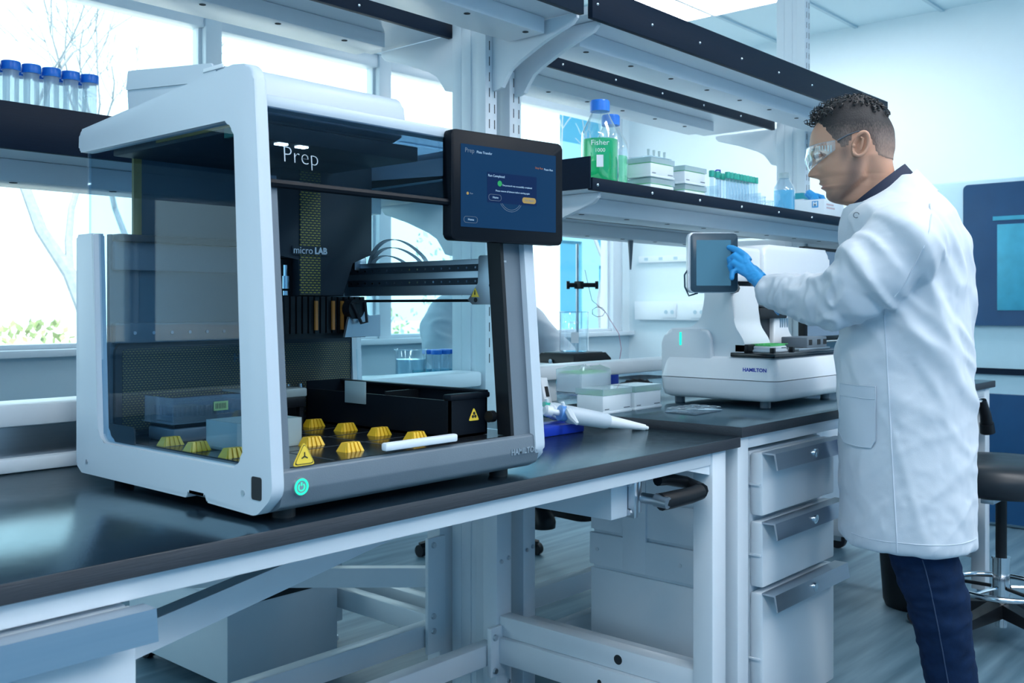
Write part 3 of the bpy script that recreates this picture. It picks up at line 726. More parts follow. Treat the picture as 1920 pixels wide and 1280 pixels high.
words('lettering', 'HAMILTON', .020, M['grey_bezel'], rwl, FRONT(rel((1.075,1.590,.985),rwl)), bold=.0006)
MB().prism(rrect(1.50,.84,1.585,.887,.01), 'X', .7845, .7875).build('inner_plate', M['grey_panel'], IN)
# travelling head with channels
hpn = [(1.061,1.168),(1.104,1.168),(1.104,1.099),(1.207,1.099),(1.226,1.165),(1.277,1.18),(1.277,1.353),(1.061,1.353)]
ph = MB().prism(hpn, 'Y', 1.50, 1.565, .003).build('pipetting_head', M['grey_panel'], IN)
dash2 = dashes('graphite panel with yellow stripe', (.03,.038,.046), (.55,.48,.05), .0092, .0046, .36)
MB().box((1.104,1.498,1.101),(1.150,1.5005,1.345)).build('dash_stripe', dash2, ph)
MB().box((1.086,1.496,1.1745),(1.168,1.4985,1.190)).build('name_plate', M['grey_panel'], ph)
words('lettering', 'micro', .0185, M['white'], ph, FRONT(rel((1.109,1.4955,1.182),ph)))
words('lettering', 'LAB', .0165, M['white'], ph, FRONT(rel((1.149,1.4955,1.182),ph)), bold=.0007)
ch = MB()
ch.box((1.063,1.52,1.092),(1.102,1.56,1.166))
for k in range(14): ch.box((1.064+k*.0135,1.49,1.030),(1.0735+k*.0135,1.55,1.098))
ch.box((1.064,1.50,1.020),(1.26,1.545,1.034))
ch.build('channel_block', M['black'], ph)
sn = MB().cyl((1.081,1.512,1.112),(1.081,1.512,1.135),.008,seg=14).cyl((1.081,1.512,1.135),(1.081,1.512,1.155),.004,seg=10).cyl((1.081,1.512,1.100),(1.081,1.512,1.108),.006,seg=12)
sn.build('plunger', M['chrome'], ph)
for k, x in enumerate((1.128,1.167,1.188)): MB().box((x,1.484,1.036),(x+.006,1.488,1.09)).build('flex_cable', M['copper'], ph)
MB().prism([(1.185,1.022),(1.272,1.022),(1.272,1.064),(1.245,1.062),(1.205,1.085),(1.195,1.06)], 'Y', 1.47, 1.476).build('motor_bracket', M['alu'], ph)
pu = MB().cyl((1.207,1.462,1.075),(1.207,1.482,1.075),.019,seg=22).build('pulley', M['black'], ph)
MB().tube([(1.195,1.46,1.085),(1.215,1.458,1.048),(1.228,1.458,1.05),(1.225,1.46,1.09)], .003, 8, closed=True).build('drive_belt', M['rubber'], ph)
# bridge running front to back
bx = 1.27
bg = MB(); bg.box((bx-.006,1.175,1.100),(bx+.012,1.57,1.163),.001)
bg = bg.build('bridge', M['alu'], IN)
for z in (1.148,1.124):
    MB().box((bx-.0085,1.19,z-.006),(bx-.0055,1.555,z+.006)).build('linear_rail', M['grey_panel'], bg)
    for k in range(17): MB().cyl((bx-.0085,1.205+k*.0212,z),(bx-.0095,1.205+k*.0212,z),.0022,seg=8).build('rail_screw', M['chrome'], bg)
MB().tube([(bx-.012,1.19,1.090),(bx-.012,1.56,1.090)], .0025, 8).build('spindle', M['black'], bg)
ep = MB().prism([(1.152,1.083),(1.205,1.083),(1.216,1.091),(1.190,1.120),(1.190,1.165),(1.187,1.168),(1.152,1.168)], 'X', bx-.018, bx-.013, .001).build('end_plate', M['alu'], bg)
for y, z in ((1.160,1.152),(1.160,1.116),(1.196,1.091)): MB().cyl((bx-.0182,y,z),(bx-.0187,y,z),.0042,seg=12).build('plate_screw', M['slot'], bg)
MB().box((bx-.012,1.135,1.112),(bx-.006,1.152,1.158)).build('rear_tab', M['alu'], bg)
MB().prism([(1.188,1.096),(1.206,1.096),(1.197,1.112)], 'X', bx-.0190, bx-.0182).build('warning_sticker', M['label_yellow'], bg)
MB().prism([(1.1955,1.100),(1.1985,1.100),(1.1975,1.108),(1.1965,1.108)], 'X', bx-.0194, bx-.0189).build('warning_mark', M['ink'], bg)
for (ya, yb, zt, xx) in ((1.50,1.335,1.207,bx+.0), (1.50,1.355,1.192,bx+.004), (1.50,1.40,1.177,bx+.006)):
    ring_ = []
    for k in range(15):
        t = k/14; y = ya+(yb-ya)*t; z = 1.158+(zt-1.158)*math.sin(math.pi*min(1,t**.75))**.75 if 0 < t < 1 else 1.158
        ring_.append([(xx-.006,y,z),(xx+.006,y,z),(xx+.006,y+.0006,z+.001),(xx-.006,y+.0006,z+.001)])
    MB().loft(ring_).build('ribbon_cable', M['alu'], bg)
MB().box((bx-.02,1.52,1.150),(bx+.01,1.57,1.176),.002).build('carriage', M['steel'], bg)
MB().cyl((bx-.02,1.545,1.163),(bx-.028,1.545,1.163),.008,seg=14).build('brass_fitting', M['yellow'], bg)
# front base details
bt = MB().cyl((.811,1.1025,.838),(.811,1.0975,.838),.0125,.0115,seg=26).build('power_button', M['alu'], IN)
gr = glow('green indicator', (.02,.85,.42), 1.6)
for r_, k in ((.0098,0),): 
    pts = [(.811+r_*math.cos(a*math.pi/12),1.0972,.838+r_*math.sin(a*math.pi/12)) for a in range(24)]
    MB().tube(pts, .0014, 6, closed=True).build('light_ring', gr, bt)
pts = [(.811+.0048*math.sin(R(a)),1.0972,.8375+.0048*math.cos(R(a))) for a in range(40,321,20)]
MB().tube(pts, .0008, 5).build('power_symbol', gr, bt); MB().tube([(.811,1.0972,.8395),(.811,1.0972,.844)], .0008, 5).build('power_symbol', gr, bt)
words('lettering', 'HAMILTON', .0135, M['alu'], IN, FRONT(rel((1.272,1.1004,.836),IN)), bold=.0004)
hb = MB().box((.963,1.100,.868),(1.112,1.112,.880),.003).build('door_handle', M['white'], IN)
tri = lambda s: [(-s,-s*.85),(s,-s*.85),(0,s*.9)]
ws = MB().prism(round_poly([(.822+a,.880+b) for a,b in tri(.0185)], .003, 3), 'Y', 1.1065, 1.1085).build('warning_sticker', M['label_yellow'], IN)
MB().prism(round_poly([(.822+a,.880+b) for a,b in tri(.0165)], .003, 3), 'Y', 1.1061, 1.1066).build('sticker_outline', M['ink'], ws)
MB().prism(round_poly([(.822+a,.880+b) for a,b in tri(.0152)], .003, 3), 'Y', 1.1057, 1.1062).build('sticker_face', M['label_yellow'], ws)
for a in (0,120,240):
    MB().tube([(.822,1.1054,.877),(.822+.0055*math.cos(R(a+90)),1.1054,.877+.0055*math.sin(R(a+90)))], .0009, 5).build('sticker_symbol', M['ink'], ws)
MB().cyl((1.235,1.15,.893),(1.247,1.15,.893),.010,seg=16).build('side_knob', M['black'], IN)
# yellow locator clips on the deck
def clip_mesh():
    m = MB(); w, d, h = .018, .011, .013
    m.loft([[(-w,-d,0),(w,-d,0),(w,d,0),(-w,d,0)],[(-w*.66,-d*.55,h),(w*.66,-d*.55,h),(w*.66,d*.55,h),(-w*.66,d*.55,h)]])
    for k in (-.72,-.25,.25,.72): m.loft([[(w*k-.0028,-d-.0035,0),(w*k+.0028,-d-.0035,0),(w*k+.0028,-d*.6,0),(w*k-.0028,-d*.6,0)],[(w*k*.75-.002,-d*.75,h*1.04),(w*k*.75+.002,-d*.75,h*1.04),(w*k*.75+.002,-d*.2,h*1.04),(w*k*.75-.002,-d*.2,h*1.04)]])
    return m.mesh('locator_clip')
cm = clip_mesh(); cm.materials.append(M['yellow'])
for x, y in ((1.118,1.477),(1.118,1.385),(1.118,1.295),(.966,1.282),(.966,1.186),(1.118,1.205),(.818,1.448),(.815,1.365),(.815,1.268)):
    c = bpy.data.objects.new('locator_clip', cm); COL.objects.link(c); c.parent = IN; c.location = rel((x,y,.861),IN); c.rotation_euler = (0,0,0)

# touch screen on the instrument's front post
MR = Vector((.991,-.128,0)).normalized(); MN = Vector((-.128,-.991,0)).normalized(); MC = Vector((1.247,1.113,1.2755))
mon = MB().prism(rrect(-.123,-.089,.123,.089,.009), 'Z', -.022, 0, .002).xf(facing(MR,(0,0,1),MC)).build('touch_screen', M['black_matte'], IN)
MB().tube([MC-MN*.02+Vector((.0,0,-.03)), Vector((1.27,1.165,1.24))], .022, 8).build('screen_mount', M['black'], IN)
def on_screen(x, y, dz=0.0): return facing(MR,(0,0,1), Vector(rel(MC+MR*x+Vector((0,0,y))+MN*(.0004+dz),mon)))
def scr(name, x0, y0, x1, y1, r, mat, dz):
    return MB().prism(rrect(x0,y0,x1,y1,r,4), 'Z', 0, .0003).xf(facing(MR,(0,0,1),MC+MN*(.0003+dz))).build(name, mat, mon)
ui_bg = mk('screen navy', (.003,.015,.04), .22, emit=(.003,.018,.050), estr=1.0, spec=.15); ui_pop = mk('screen dialog', (.002,.008,.03), .22, emit=(.003,.010,.040), estr=1.0, spec=.15)
ui_txt = glow('screen text', (.30,.50,.72), 1.0); ui_amber = glow('screen amber', (.30,.24,.10), 1.0); ui_green = glow('screen green', (.03,.30,.12), 1.0); ui_line = glow('screen line', (.12,.18,.26), 1.0); ui_dim = glow('screen dim text', (.25,.12,.08), 1.0)
scr('display', -.104,-.067,.107,.067,.001, ui_bg, 0)
for txt, x, y, s, mt in (('Prep',-.086,.057,.0105,ui_line),('Plate Transfer',-.055,.056,.0058,ui_txt),('Stop Run',.067,.042,.005,ui_dim),('Pause Run',.089,.041,.005,ui_txt)):
    words('screen_text', txt, s, mt, mon, on_screen(x,y,.0006), .0001)
scr('dialog', -.049,-.024,.061,.026,.001, ui_pop, .0004)
for txt, x, y, s, mt in (('Run Completed',-.030,.020,.0056,ui_txt),('The protocol was successfully completed',.016,.006,.0040,ui_txt),('Please remove all labware before starting again',.006,-.004,.0040,ui_txt),('Home',-.032,-.0155,.005,ui_txt),('Run Again?',.044,-.0155,.0046,ui_line),('Home',-.084,-.055,.005,ui_txt),('Run',-.083,-.0125,.004,ui_line)):
    words('screen_text', txt, s, mt, mon, on_screen(x,y,.0016), .0001)
scr('amber_button', .028,-.0205,.059,-.0105,.0045, ui_amber, .0008)
for bx0, bx1, by0, by1 in ((-.046,-.019,-.0205,-.0105),(-.098,-.070,-.060,-.050)):
    pts = [MC+MR*a+Vector((0,0,b))+MN*.0012 for a, b in rrect(bx0,by0,bx1,by1,.0045,4)]
    MB().tube(pts, .0003, 4, closed=True).build('button_outline', ui_line, mon)
MB().cyl(MC+MR*-.022+Vector((0,0,.0085))+MN*.0008, MC+MR*-.022+Vector((0,0,.0085))+MN*.0011, .0048, seg=18).build('tick_badge', ui_green, mon)
MB().cyl(MC+MR*-.090+Vector((0,0,-.0125))+MN*.0006, MC+MR*-.090+Vector((0,0,-.0125))+MN*.0009, .0024, seg=12).build('step_marker', ui_amber, mon)
for rr_ in (.027,.024):
    pts = [MC+MR*(.003+rr_*math.cos(R(a)))+Vector((0,0,-.010+rr_*math.sin(R(a))))+MN*.0005 for a in range(213,328,6)]
    MB().tube(pts, .0004, 4).build('progress_ring', ui_line, mon)

# ---- loose labware standing on the instrument's deck
DZ = .8615
wb = thing('waste_container', 'black open waste tub standing on the instrument deck', 'tub', (1.225,1.355,DZ))
w = MB(); xa, xb, ya, yb, zt = 1.158, 1.248, 1.165, 1.552, .936
w.box((xa,ya,DZ),(xb,yb,DZ+.004)); w.box((xa,ya,DZ),(xa+.004,yb,zt-.012)); w.box((xb-.004,ya,DZ),(xb,yb,zt)); w.box((xa,ya,DZ),(xb,ya+.004,zt-.004)); w.box((xa,yb-.004,DZ),(xb,yb,zt+.002))
w.box((xa-.002,ya-.004,zt-.012),(xb+.004,ya+.016,zt-.002),.003); w.box((xb-.012,ya,zt-.004),(xb+.004,yb,zt+.001),.002)
w.build('body', M['black_matte'], wb)
MB().box((xa+.006,1.33,DZ+.03),(xb-.006,1.334,zt-.006)).build('divider', M['black'], wb)
MB().prism(round_poly([(1.214+a,.898+b) for a,b in tri(.0125)], .002, 3), 'Y', 1.1635, 1.1645).build('warning_sticker', M['label_yellow'], wb)
for a in (90,210,330): MB().cyl((1.214+.0035*math.cos(R(a)),1.1637,.896+.0035*math.sin(R(a))),(1.214+.0035*math.cos(R(a)),1.1630,.896+.0035*math.sin(R(a))),.0027,seg=10).build('sticker_symbol', M['ink'], wb)
MB().box((1.1535,1.375,.905),(1.157,1.432,.945),.001).build('deflector_plate', M['milky'], wb)
ft = thing('deck_manifold', 'small black manifold with steel fittings beside the black waste tub', 'manifold', (1.125,1.56,DZ))
MB().box((1.10,1.545,DZ),(1.15,1.575,.915),.003).build('body', M['black'], ft)
for x, y in ((1.108,1.555),(1.122,1.560),(1.145,1.552)): MB().cyl((x,y,.915),(x,y,.934),.005,seg=14).cyl((x,y,.924),(x,y,.928),.0062,seg=14).build('fitting', M['chrome'], ft)
MB().box((1.100,1.535,.897),(1.125,1.545,.901),.001).build('pin', M['chrome'], ft)
MB().prism(round_poly([(1.135+a,.912+b) for a,b in tri(.0085)], .0015, 3), 'Y', 1.5435, 1.5445).build('warning_sticker', M['label_yellow'], ft)
def tub(name, label, cat, xa, ya, xb, yb, z0, z1, mat, th=.0025):
    t = thing(name, label, cat, ((xa+xb)/2,(ya+yb)/2,z0))
    w = MB(); w.box((xa,ya,z0),(xb,yb,z0+th)); w.box((xa,ya,z0),(xa+th,yb,z1)); w.box((xb-th,ya,z0),(xb,yb,z1)); w.box((xa+th,ya,z0),(xb-th,ya+th,z1)); w.box((xa+th,yb-th,z0),(xb-th,yb,z1))
    w.build('body', mat, t); MB().box((xa-.001,ya-.001,z0),(xb+.001,yb+.001,z0+.005)).build('skirt', mat, t); return t
tub('reservoir', 'milky white plastic reservoir at the front of the instrument deck', 'reservoir', .838, 1.292, .955, 1.377, DZ, .905, M['milky'])
def tip_rack(x, y, z, label, name='tip_rack'):
    """black tip rack under a clear lid, on a grey carrier"""
    t = thing(name, label, 'tip rack', (x,y,z))
    MB().box((x-.060,y-.041,z),(x+.060,y+.041,z+.022),.004).build('carrier', M['grey_light'], t)
    MB().box((x-.058,y-.039,z+.022),(x+.058,y+.039,z+.040),.002).build('rack_body', M['black'], t)
    tp = MB()
    for i in range(12):
        for j in range(8): tp.cyl((x-.0495+i*.009,y-.0315+j*.009,z+.040),(x-.0495+i*.009,y-.0315+j*.009,z+.056),.0028,.0034,seg=6)
    tag(tp.build('tips', M['grey_panel'], t), kind='stuff')
    l = MB(); xa, xb, ya, yb, z0, z1 = x-.064, x+.064, y-.045, y+.045, z+.030, z+.072
    l.box((xa,ya,z1-.0015),(xb,yb,z1)); l.box((xa,ya,z0),(xa+.0015,yb,z1)); l.box((xb-.0015,ya,z0),(xb,yb,z1)); l.box((xa,ya,z0),(xb,ya+.0015,z1)); l.box((xa,yb-.0015,z0),(xb,yb,z1))
    l.box((xa-.004,ya-.004,z0),(xb+.004,ya,z0+.002)); l.box((xa-.004,ya,z0),(xa,yb,z0+.002))
    l.build('lid', M['clear'], t); return t
t1 = tip_rack(.890, 1.50, DZ, 'black tip rack with clear lid and green barcode label on the instrument deck')
lb = MB().box((.899,1.4535,.908),(.9255,1.4545,.923)).build('barcode_label', mk('pale green label', (.42,.62,.25), .5), t1)
for k in range(7): MB().box((.902+k*.003,1.4531,.911),(.9032+k*.003,1.4536,.920)).build('barcode_stripe', M['ink'], lb)
t2 = thing('plate_carrier', 'tall black carrier with milky tray behind the front post of the instrument', 'carrier', (1.03,1.51,DZ))
cb = MB()
for x in (.985,1.082):
    for y in (1.475,1.55): cb.box((x,y-.005,DZ),(x+.008,y+.005,.915))
cb.box((.98,1.465,.900),(1.092,1.555,.918),.002); cb.build('stand', M['black'], t2)
MB().box((.978,1.463,.918),(1.094,1.557,.934),.003).build('tray', M['milky'], t2)

# ================================================================ white pipetting instrument on the far bench
D2 = thing('pipetting_instrument', 'white benchtop pipetting machine with tablet arm on the far bench', 'laboratory machine', (2.6,1.38,B2))
def rbox(x0, y0, z0, x1, y1, z1, r, seg=4): return MB().box((x0,y0,z0),(x1,y1,z1),r,seg)
lo = MB().prism(rrect(2.395,1.222,2.835,1.545,.03,6), 'Z', 0, 1)
lo.bm.free(); lo = MB()
def plan(x0, y0, x1, y1, r, z): return [(a,b,z) for a, b in rrect(x0,y0,x1,y1,r,6)]
lo.loft([plan(2.40,1.225,2.83,1.545,.03,.828), plan(2.388,1.208,2.842,1.556,.03,.834), plan(2.382,1.202,2.848,1.560,.03,.850), plan(2.38,1.20,2.85,1.562,.03,.8825)])
lo.build('lower_casing', M['white_plastic'], D2, angle=50)
up = MB().loft([plan(2.38,1.20,2.85,1.562,.03,.8845), plan(2.386,1.206,2.85,1.556,.03,.938), plan(2.392,1.212,2.845,1.552,.03,.944)])
up.build('upper_casing', M['white_plastic'], D2, angle=50)
for x, y in ((2.43,1.255),(2.43,1.52),(2.80,1.255),(2.80,1.52)): MB().cyl((x,y,B2),(x,y,.834),.014,seg=18).build('foot', M['grey_light'], D2)
# side tower: low shoulder at the window side flowing up into the column
tw = round_poly([(1.552,.89),(1.552,1.018),(1.462,1.022),(1.430,1.05),(1.428,1.135),(1.332,1.135),(1.332,1.03),(1.30,.985),(1.30,.89)], [0,.03,.05,.05,0,0,.06,.05,0], 8)
MB().prism(tw, 'X', 2.40, 2.545, .012, 3).build('tower', M['white_plastic'], D2, angle=50)
MB().prism(round_poly([(1.556,.886),(1.552,.98),(1.535,1.016),(1.40,1.018),(1.385,.886)], [0,.02,.03,.03,0], 6), 'X', 2.386, 2.553, .010, 3).build('shoulder', M['white_plastic'], D2, angle=50)
MB().box((2.3835,1.487,.972),(2.387,1.493,1.008),.001).build('status_light', glow('green status light', (.02,.85,.55), 1.3), D2)
fr2 = round_poly([(2.66,.89),(2.66,1.12),(2.742,1.12),(2.745,1.01),(2.775,.985),(2.82,.98),(2.835,.95),(2.835,.89)], [0,0,0,.05,.03,.02,.02,0], 8)
MB().prism(fr2, 'Y', 1.345, 1.45, .01, 3).build('tower', M['white_plastic'], D2, angle=50)
MB().box((2.547,1.36,.944),(2.66,1.44,1.19),.002).build('lift_bay', M['grey_panel'], D2)
MB().box((2.55,1.335,1.045),(2.72,1.40,1.075),.003).build('lift_arm', M['black'], D2)
MB().box((2.552,1.345,1.115),(2.70,1.40,1.138),.003).build('lift_arm', M['black'], D2)
for k in range(4): MB().cyl((2.695+k*.014,1.345,1.045),(2.695+k*.014,1.345,1.018),.0045,.0025,seg=10).build('channel_tip', M['steel'], D2)
MB().box((2.40,1.345,1.15),(2.58,1.46,1.245),.012,3).build('rear_hood', M['white_plastic'], D2)
MB().prism([(1.372,1.212),(1.388,1.212),(1.38,1.226)], 'X', 2.3985, 2.3998).build('warning_sticker', M['yellow'], D2)
hdp = rrect(2.575,1.075,3.01,1.255,.03,6)
MB().prism(hdp, 'Y', 1.335, 1.47, .012, 4).build('head_cover', M['white_plastic'], D2, angle=50)
# deck plate, plate nests
MB().box((2.385,1.205,.9445),(2.848,1.335,.956),.002).build('deck_plate', M['deck'], D2)
MB().box((2.40,1.29,.956),(2.47,1.33,.978),.002).build('nest', M['black'], D2)
for x, y in ((2.412,1.222),(2.515+.008,1.222),(2.523,1.30)): MB().box((x,y,.956),(x+.012,y+.012,.970),.001).build('corner_pin', M['black'], D2)
MB().box((2.60,1.24,.956),(2.80,1.33,.962),.001).build('carriage', M['alu'], D2)
MB().box((2.66,1.245,.962),(2.79,1.325,.992),.003).build('gripper_block', M['grey_light'], D2)
for x in (2.67,2.725,2.765): MB().box((x,1.2438,.970),(x+.02,1.2452,.985)).build('block_window', M['slot'], D2)
words('lettering', 'HAMILTON', .0135, M['deep_blue'], D2, LEFT(rel((2.3825,1.262,.9115),D2)), bold=.0004)
# tablet on its arm
TR = Vector((.68,-.733,0)).normalized(); TN = Vector((-.733,-.68,0)).normalized(); TC = Vector((2.178,1.267,1.188))
tb = MB().prism(rrect(-.062,-.075,.062,.075,.012,5), 'Z', -.026, 0, .003).xf(facing(TR,(0,0,1),TC)).build('tablet', M['white_plastic'], D2)
MB().prism(rrect(-.056,-.073,.061,.073,.010,5), 'Z', 0, .003, .001).xf(facing(TR,(0,0,1),TC)).build('bezel', M['grey_bezel'], tb)
dsp = mk('pale blue tablet display', (.05,.13,.19), .10, var=.05, emit=(.10,.27,.40), estr=.28)
MB().prism(rrect(-.042,-.057,.044,.056,.001,2), 'Z', .003, .0034).xf(facing(TR,(0,0,1),TC)).build('display', dsp, tb)
MB().tube([TC-TN*.02+TR*.04+Vector((0,0,-.05)), (2.33,1.29,1.127), (2.43,1.36,1.127)], .013, 8).build('tablet_arm', M['black'], D2)
q = TC-TR*.055-TN*.015
MB().tube([q+Vector((0,0,-.01)), q-TR*.013+Vector((0,0,-.03)), q-TR*.012+Vector((0,0,-.06)), q-TR*.002+Vector((0,0,-.082)), q+TR*.02+Vector((0,0,-.075))], .0022, 8).build('tablet_cable', M['grey_bezel'], D2)
# plate being processed
def green_plate(x0, y0, z, label, lid=False, h=.046, name='tip_box', cat='tip box', group=None, ux=.122, uy=.083):
    """white tip box whose tray shows a green rim, with an optional clear lid"""
    t = thing(name, label, cat, (x0+ux/2,y0+uy/2,z), 0, group)
    MB().box((x0,y0,z+.003),(x0+ux,y0+uy,z+h),.003).box((x0-.002,y0-.002,z),(x0+ux+.002,y0+uy+.002,z+.006),.001).build('box', M['card'], t)
    g = MB().box((x0+.003,y0+.003,z+h),(x0+ux-.003,y0+uy-.003,z+h+.0035),.001)
    for i in range(12):
        for j in range(8): g.cyl((x0+.011+i*.0091,y0+.010+j*.009,z+h+.0035),(x0+.011+i*.0091,y0+.010+j*.009,z+h+.0055),.0033,seg=6)
    g.build('tray', M['green_mat'], t)
    for k, (dx, w_) in enumerate(((.008,.018),(ux-.032,.026))): MB().box((x0+dx,y0-.0006,z+.010),(x0+dx+w_,y0,z+.0125)).build('printed_line', M['grey_light'], t)
    if lid:
        l = MB(); za, zb = z+h+.001, z+h+.016
        l.box((x0-.002,y0-.002,zb-.0015),(x0+ux+.002,y0+uy+.002,zb))
        for a, b in (((x0-.002,y0-.002),(x0+ux+.002,y0-.0005)),((x0-.002,y0+uy+.0005),(x0+ux+.002,y0+uy+.002)),((x0-.002,y0-.002),(x0-.0005,y0+uy+.002)),((x0+ux+.0005,y0-.002),(x0+ux+.002,y0+uy+.002))):
            l.box((a[0],a[1],za),(b[0],b[1],zb))
        l.build('lid', M['frost'], t)
    return t
green_plate(2.428, 1.238, .957, 'low white plate with green top on the deck of the white machine', h=.016, ux=.092, uy=.052, name='sample_plate', cat='sample plate')

# ================================================================ things on the near end of the far bench
green_plate(2.006, 1.478, B2, 'white tip box with green tray under a clear lid, nearest the pipettes', True, .046, group='green trayed tip boxes')
green_plate(2.146, 1.478, B2, 'white tip box with green tray under a clear lid, beside the white machine', True, .046, group='green trayed tip boxes')
cl = thing('storage_box', 'empty clear lidded box under the film wrapped white tip box', 'box', (2.17,1.66,B2))
MB().box((2.105,1.62,B2),(2.235,1.705,B2+.036),.003).build('box', M['clear'], cl)
MB().box((2.102,1.617,B2+.030),(2.238,1.708,B2+.0375),.002).build('lid', M['clear'], cl)
wb2 = green_plate(2.108, 1.622, B2+.0385, 'film wrapped white tip box on top of a clear box behind the green trays', False, .050)
fm = MB(); random.seed(4); rings_ = []
for z in (.8495,.87,.89,.909):
    r_ = [(a+random.uniform(-.002,.002),b+random.uniform(-.002,.002),z) for a, b in rrect(2.101,1.615,2.237,1.712,.012,4)]; rings_.append(r_)
rings_.append([(2.169+(a-2.169)*.6,1.664+(b-1.664)*.6,.914+random.uniform(0,.006)) for a, b in rrect(2.101,1.615,2.237,1.712,.012,4)])
fm.loft(rings_, False).build('film_wrap', M['frost'], wb2)
pb = thing('power_box', 'small white sloped power box with a dark rocker switch at the bench back', 'power box', (2.15,1.745,B2))
MB().prism([(1.715,B2),(1.735,.885),(1.785,.885),(1.785,B2)], 'X', 2.07, 2.10+.0, .003).build('housing', M['white_plastic'], pb)
MB().prism([(1.7195,.835),(1.7265,.862),(1.7305,.862),(1.7235,.835)], 'X', 2.079, 2.091).build('rocker_switch', M['ink'], pb)
cr_ = thing('tube_rack', 'clear empty tip rack lying behind the two pipettes', 'rack', (1.90,1.56,BZ))
MB().box((1.835,1.52,BZ),(1.965,1.60,BZ+.032),.003).build('box', M['clear'], cr_)
k_ = MB()
for i in range(12):
    for j in range(8): k_.cyl((1.8485+i*.0094,1.5265+j*.0095,BZ+.032),(1.8485+i*.0094,1.5265+j*.0095,BZ+.034),.0032,seg=6)
k_.build('hole_pattern', M['milky'], cr_)
by = MB().box((1.690,1.405,BZ),(1.835,1.475,BZ+.022),.003).build('blue_box', M['deep_blue'], None, label='deep blue plastic box under the pipette handles', cat='box')
def pipette(tip, tail, label, cap):
    tip, tail = Vector(tip), Vector(tail); d = (tail-tip).normalized(); L = (tail-tip).length
    t = thing('pipette', label, 'pipette', tuple(tip), 0, 'hand pipettes on the near bench')
    P = lambda s: tip+d*(L*s)
    MB().tube([P(0),P(.03),P(.031),P(.40)], [.004,.005,.007,.0145], 16).build('shaft', M['white_plastic'], t)
    MB().tube([P(.39),P(.42),P(.60),P(.76),P(.80)], [.0155,.018,.0195,.0205,.018], 18).build('handle', M['grey_light' if False else 'frame_white'], t)
    MB().tube([P(.80),P(.815),P(.86),P(.865)], [.017,.018,.018,.014], 18).build('collar', cap, t)
    MB().tube([P(.865),P(.93),P(.935),P(.985),P(1.0)], [.007,.007,.013,.013,.009], 14).build('plunger', M['white_plastic'], t)
    s = d.cross(Vector((0,0,1))).normalized()
    hk = [P(.79)+Vector((0,0,.012)), P(.80)+s*-.018+Vector((0,0,.006)), P(.795)+s*-.032+Vector((0,0,-.006)), P(.77)+s*-.046+Vector((0,0,-.016))]
    MB().tube(hk, [.007,.010,.009,.004], 8).build('finger_hook', M['white'], t)
    MB().tube([P(.82)+Vector((0,0,.012)), P(.83)+Vector((0,0,.026))], [.006,.004], 8).build('tip_ejector', M['white'], t)
    return t
pipette((1.958,1.312,.7945), (1.722,1.432,.846), 'grey pipette with blue collar lying nearest the bench edge', mk('pale blue collar', (.10,.30,.70), .4))
pipette((1.990,1.380,.7945), (1.745,1.500,.848), 'grey pipette with green collar lying behind the other pipette', M['green_cap'])
wp = thing('well_plate', 'flat clear well plate lying before the white machine', 'well plate', (2.215,1.343,B2))
MB().box((2.15,1.30,B2),(2.278,1.386,B2+.012),.002).build('plate', M['clear'], wp)
k_ = MB()
for i in range(4):
    for j in range(3): k_.cyl((2.168+i*.031,1.315+j*.028,B2+.012),(2.168+i*.031,1.315+j*.028,B2+.0135),.011,seg=14)
k_.build('well_pattern', M['clear'], wp)
MB().box((2.148,1.298,B2),(2.28,1.388,B2+.004),.001).build('skirt', M['clear'], wp)
pts = [(2.47+.085*math.cos(a)*(1+.06*math.sin(5*a)),1.70+.05*math.sin(a),B2+.012+.022*(1+math.sin(2*a))*.5+.006*(k%3)) for k, a in enumerate([i*math.pi/10 for i in range(0,62)])]
MB().tube(pts, .005, 8).build('power_cable', M['rubber'], None, label='coiled black power cable behind the white machine', cat='cable')
mn = thing('monitor', 'dark monitor standing beyond the white machine next to the standing worker', 'monitor', (3.62,1.64,B2))
MB().box((3.44,1.55,B2),(3.82,1.74,B2+.014),.004).build('base', M['black'], mn)
MB().box((3.455,1.60,B2+.014),(3.81,1.66,.945),.004).build('stand_block', M['grey_bezel'], mn)
MB().prism(rrect(3.44,.95,3.83,1.30,.008), 'Y', 1.62, 1.645, .002).build('casing', M['black'], mn)
MB().box((3.462,1.6185,.968),(3.812,1.6198,1.288)).build('display', mk('grey monitor display', (.08,.13,.19), .2, emit=(.12,.18,.26), estr=.5), mn)

# ================================================================ lower far shelf
SZ = 1.3935
def bottle(x, y, z, r, h, liq, fill, cap, label, textile=None, capr=.026, neck=.02, glassm=None):
    t = thing('reagent_bottle', label, 'bottle', (x,y,z))
    prof = [(r*.92,0),(r,.006),(r,h*.60),(r*.96,h*.66),(r*.62,h*.80),(neck*1.15,h*.87),(neck,h*.89),(neck,h*.97)]
    MB().shell(prof, (x,y,z), 36).build('glass_body', glassm or M['labglass'], t)
    if liq:
        MB().lathe([(r*.88,.003),(r*.955,.008),(r*.955,fill*h)], (x,y,z), 36).build('liquid', liq, t)
    c = MB(); n = 40
    rr_ = lambda k, s: capr*s*(1+.025*(k%2))
    c.loft([[(x+rr_(k,1)*math.cos(2*math.pi*k/n),y+rr_(k,1)*math.sin(2*math.pi*k/n),z+h*zz) for k in range(n)] for zz in (.885,.995)])
    c.lathe([(capr*.97,h*.995),(capr*.93,h*1.01),(capr*.3,h*1.012)], (x,y,z), 24)
    c.build('cap', cap, t)
    return t
g1 = bottle(2.158, 1.60, SZ, .050, .236, M['green_liquid'], .56, M['blue_cap'], 'big glass bottle of bright green liquid with blue cap on the shelf')
vd = Vector((-.80,-.60,0)).normalized(); tr_ = Vector((.60,-.80,0)); ctr = Vector((2.158,1.60,SZ))
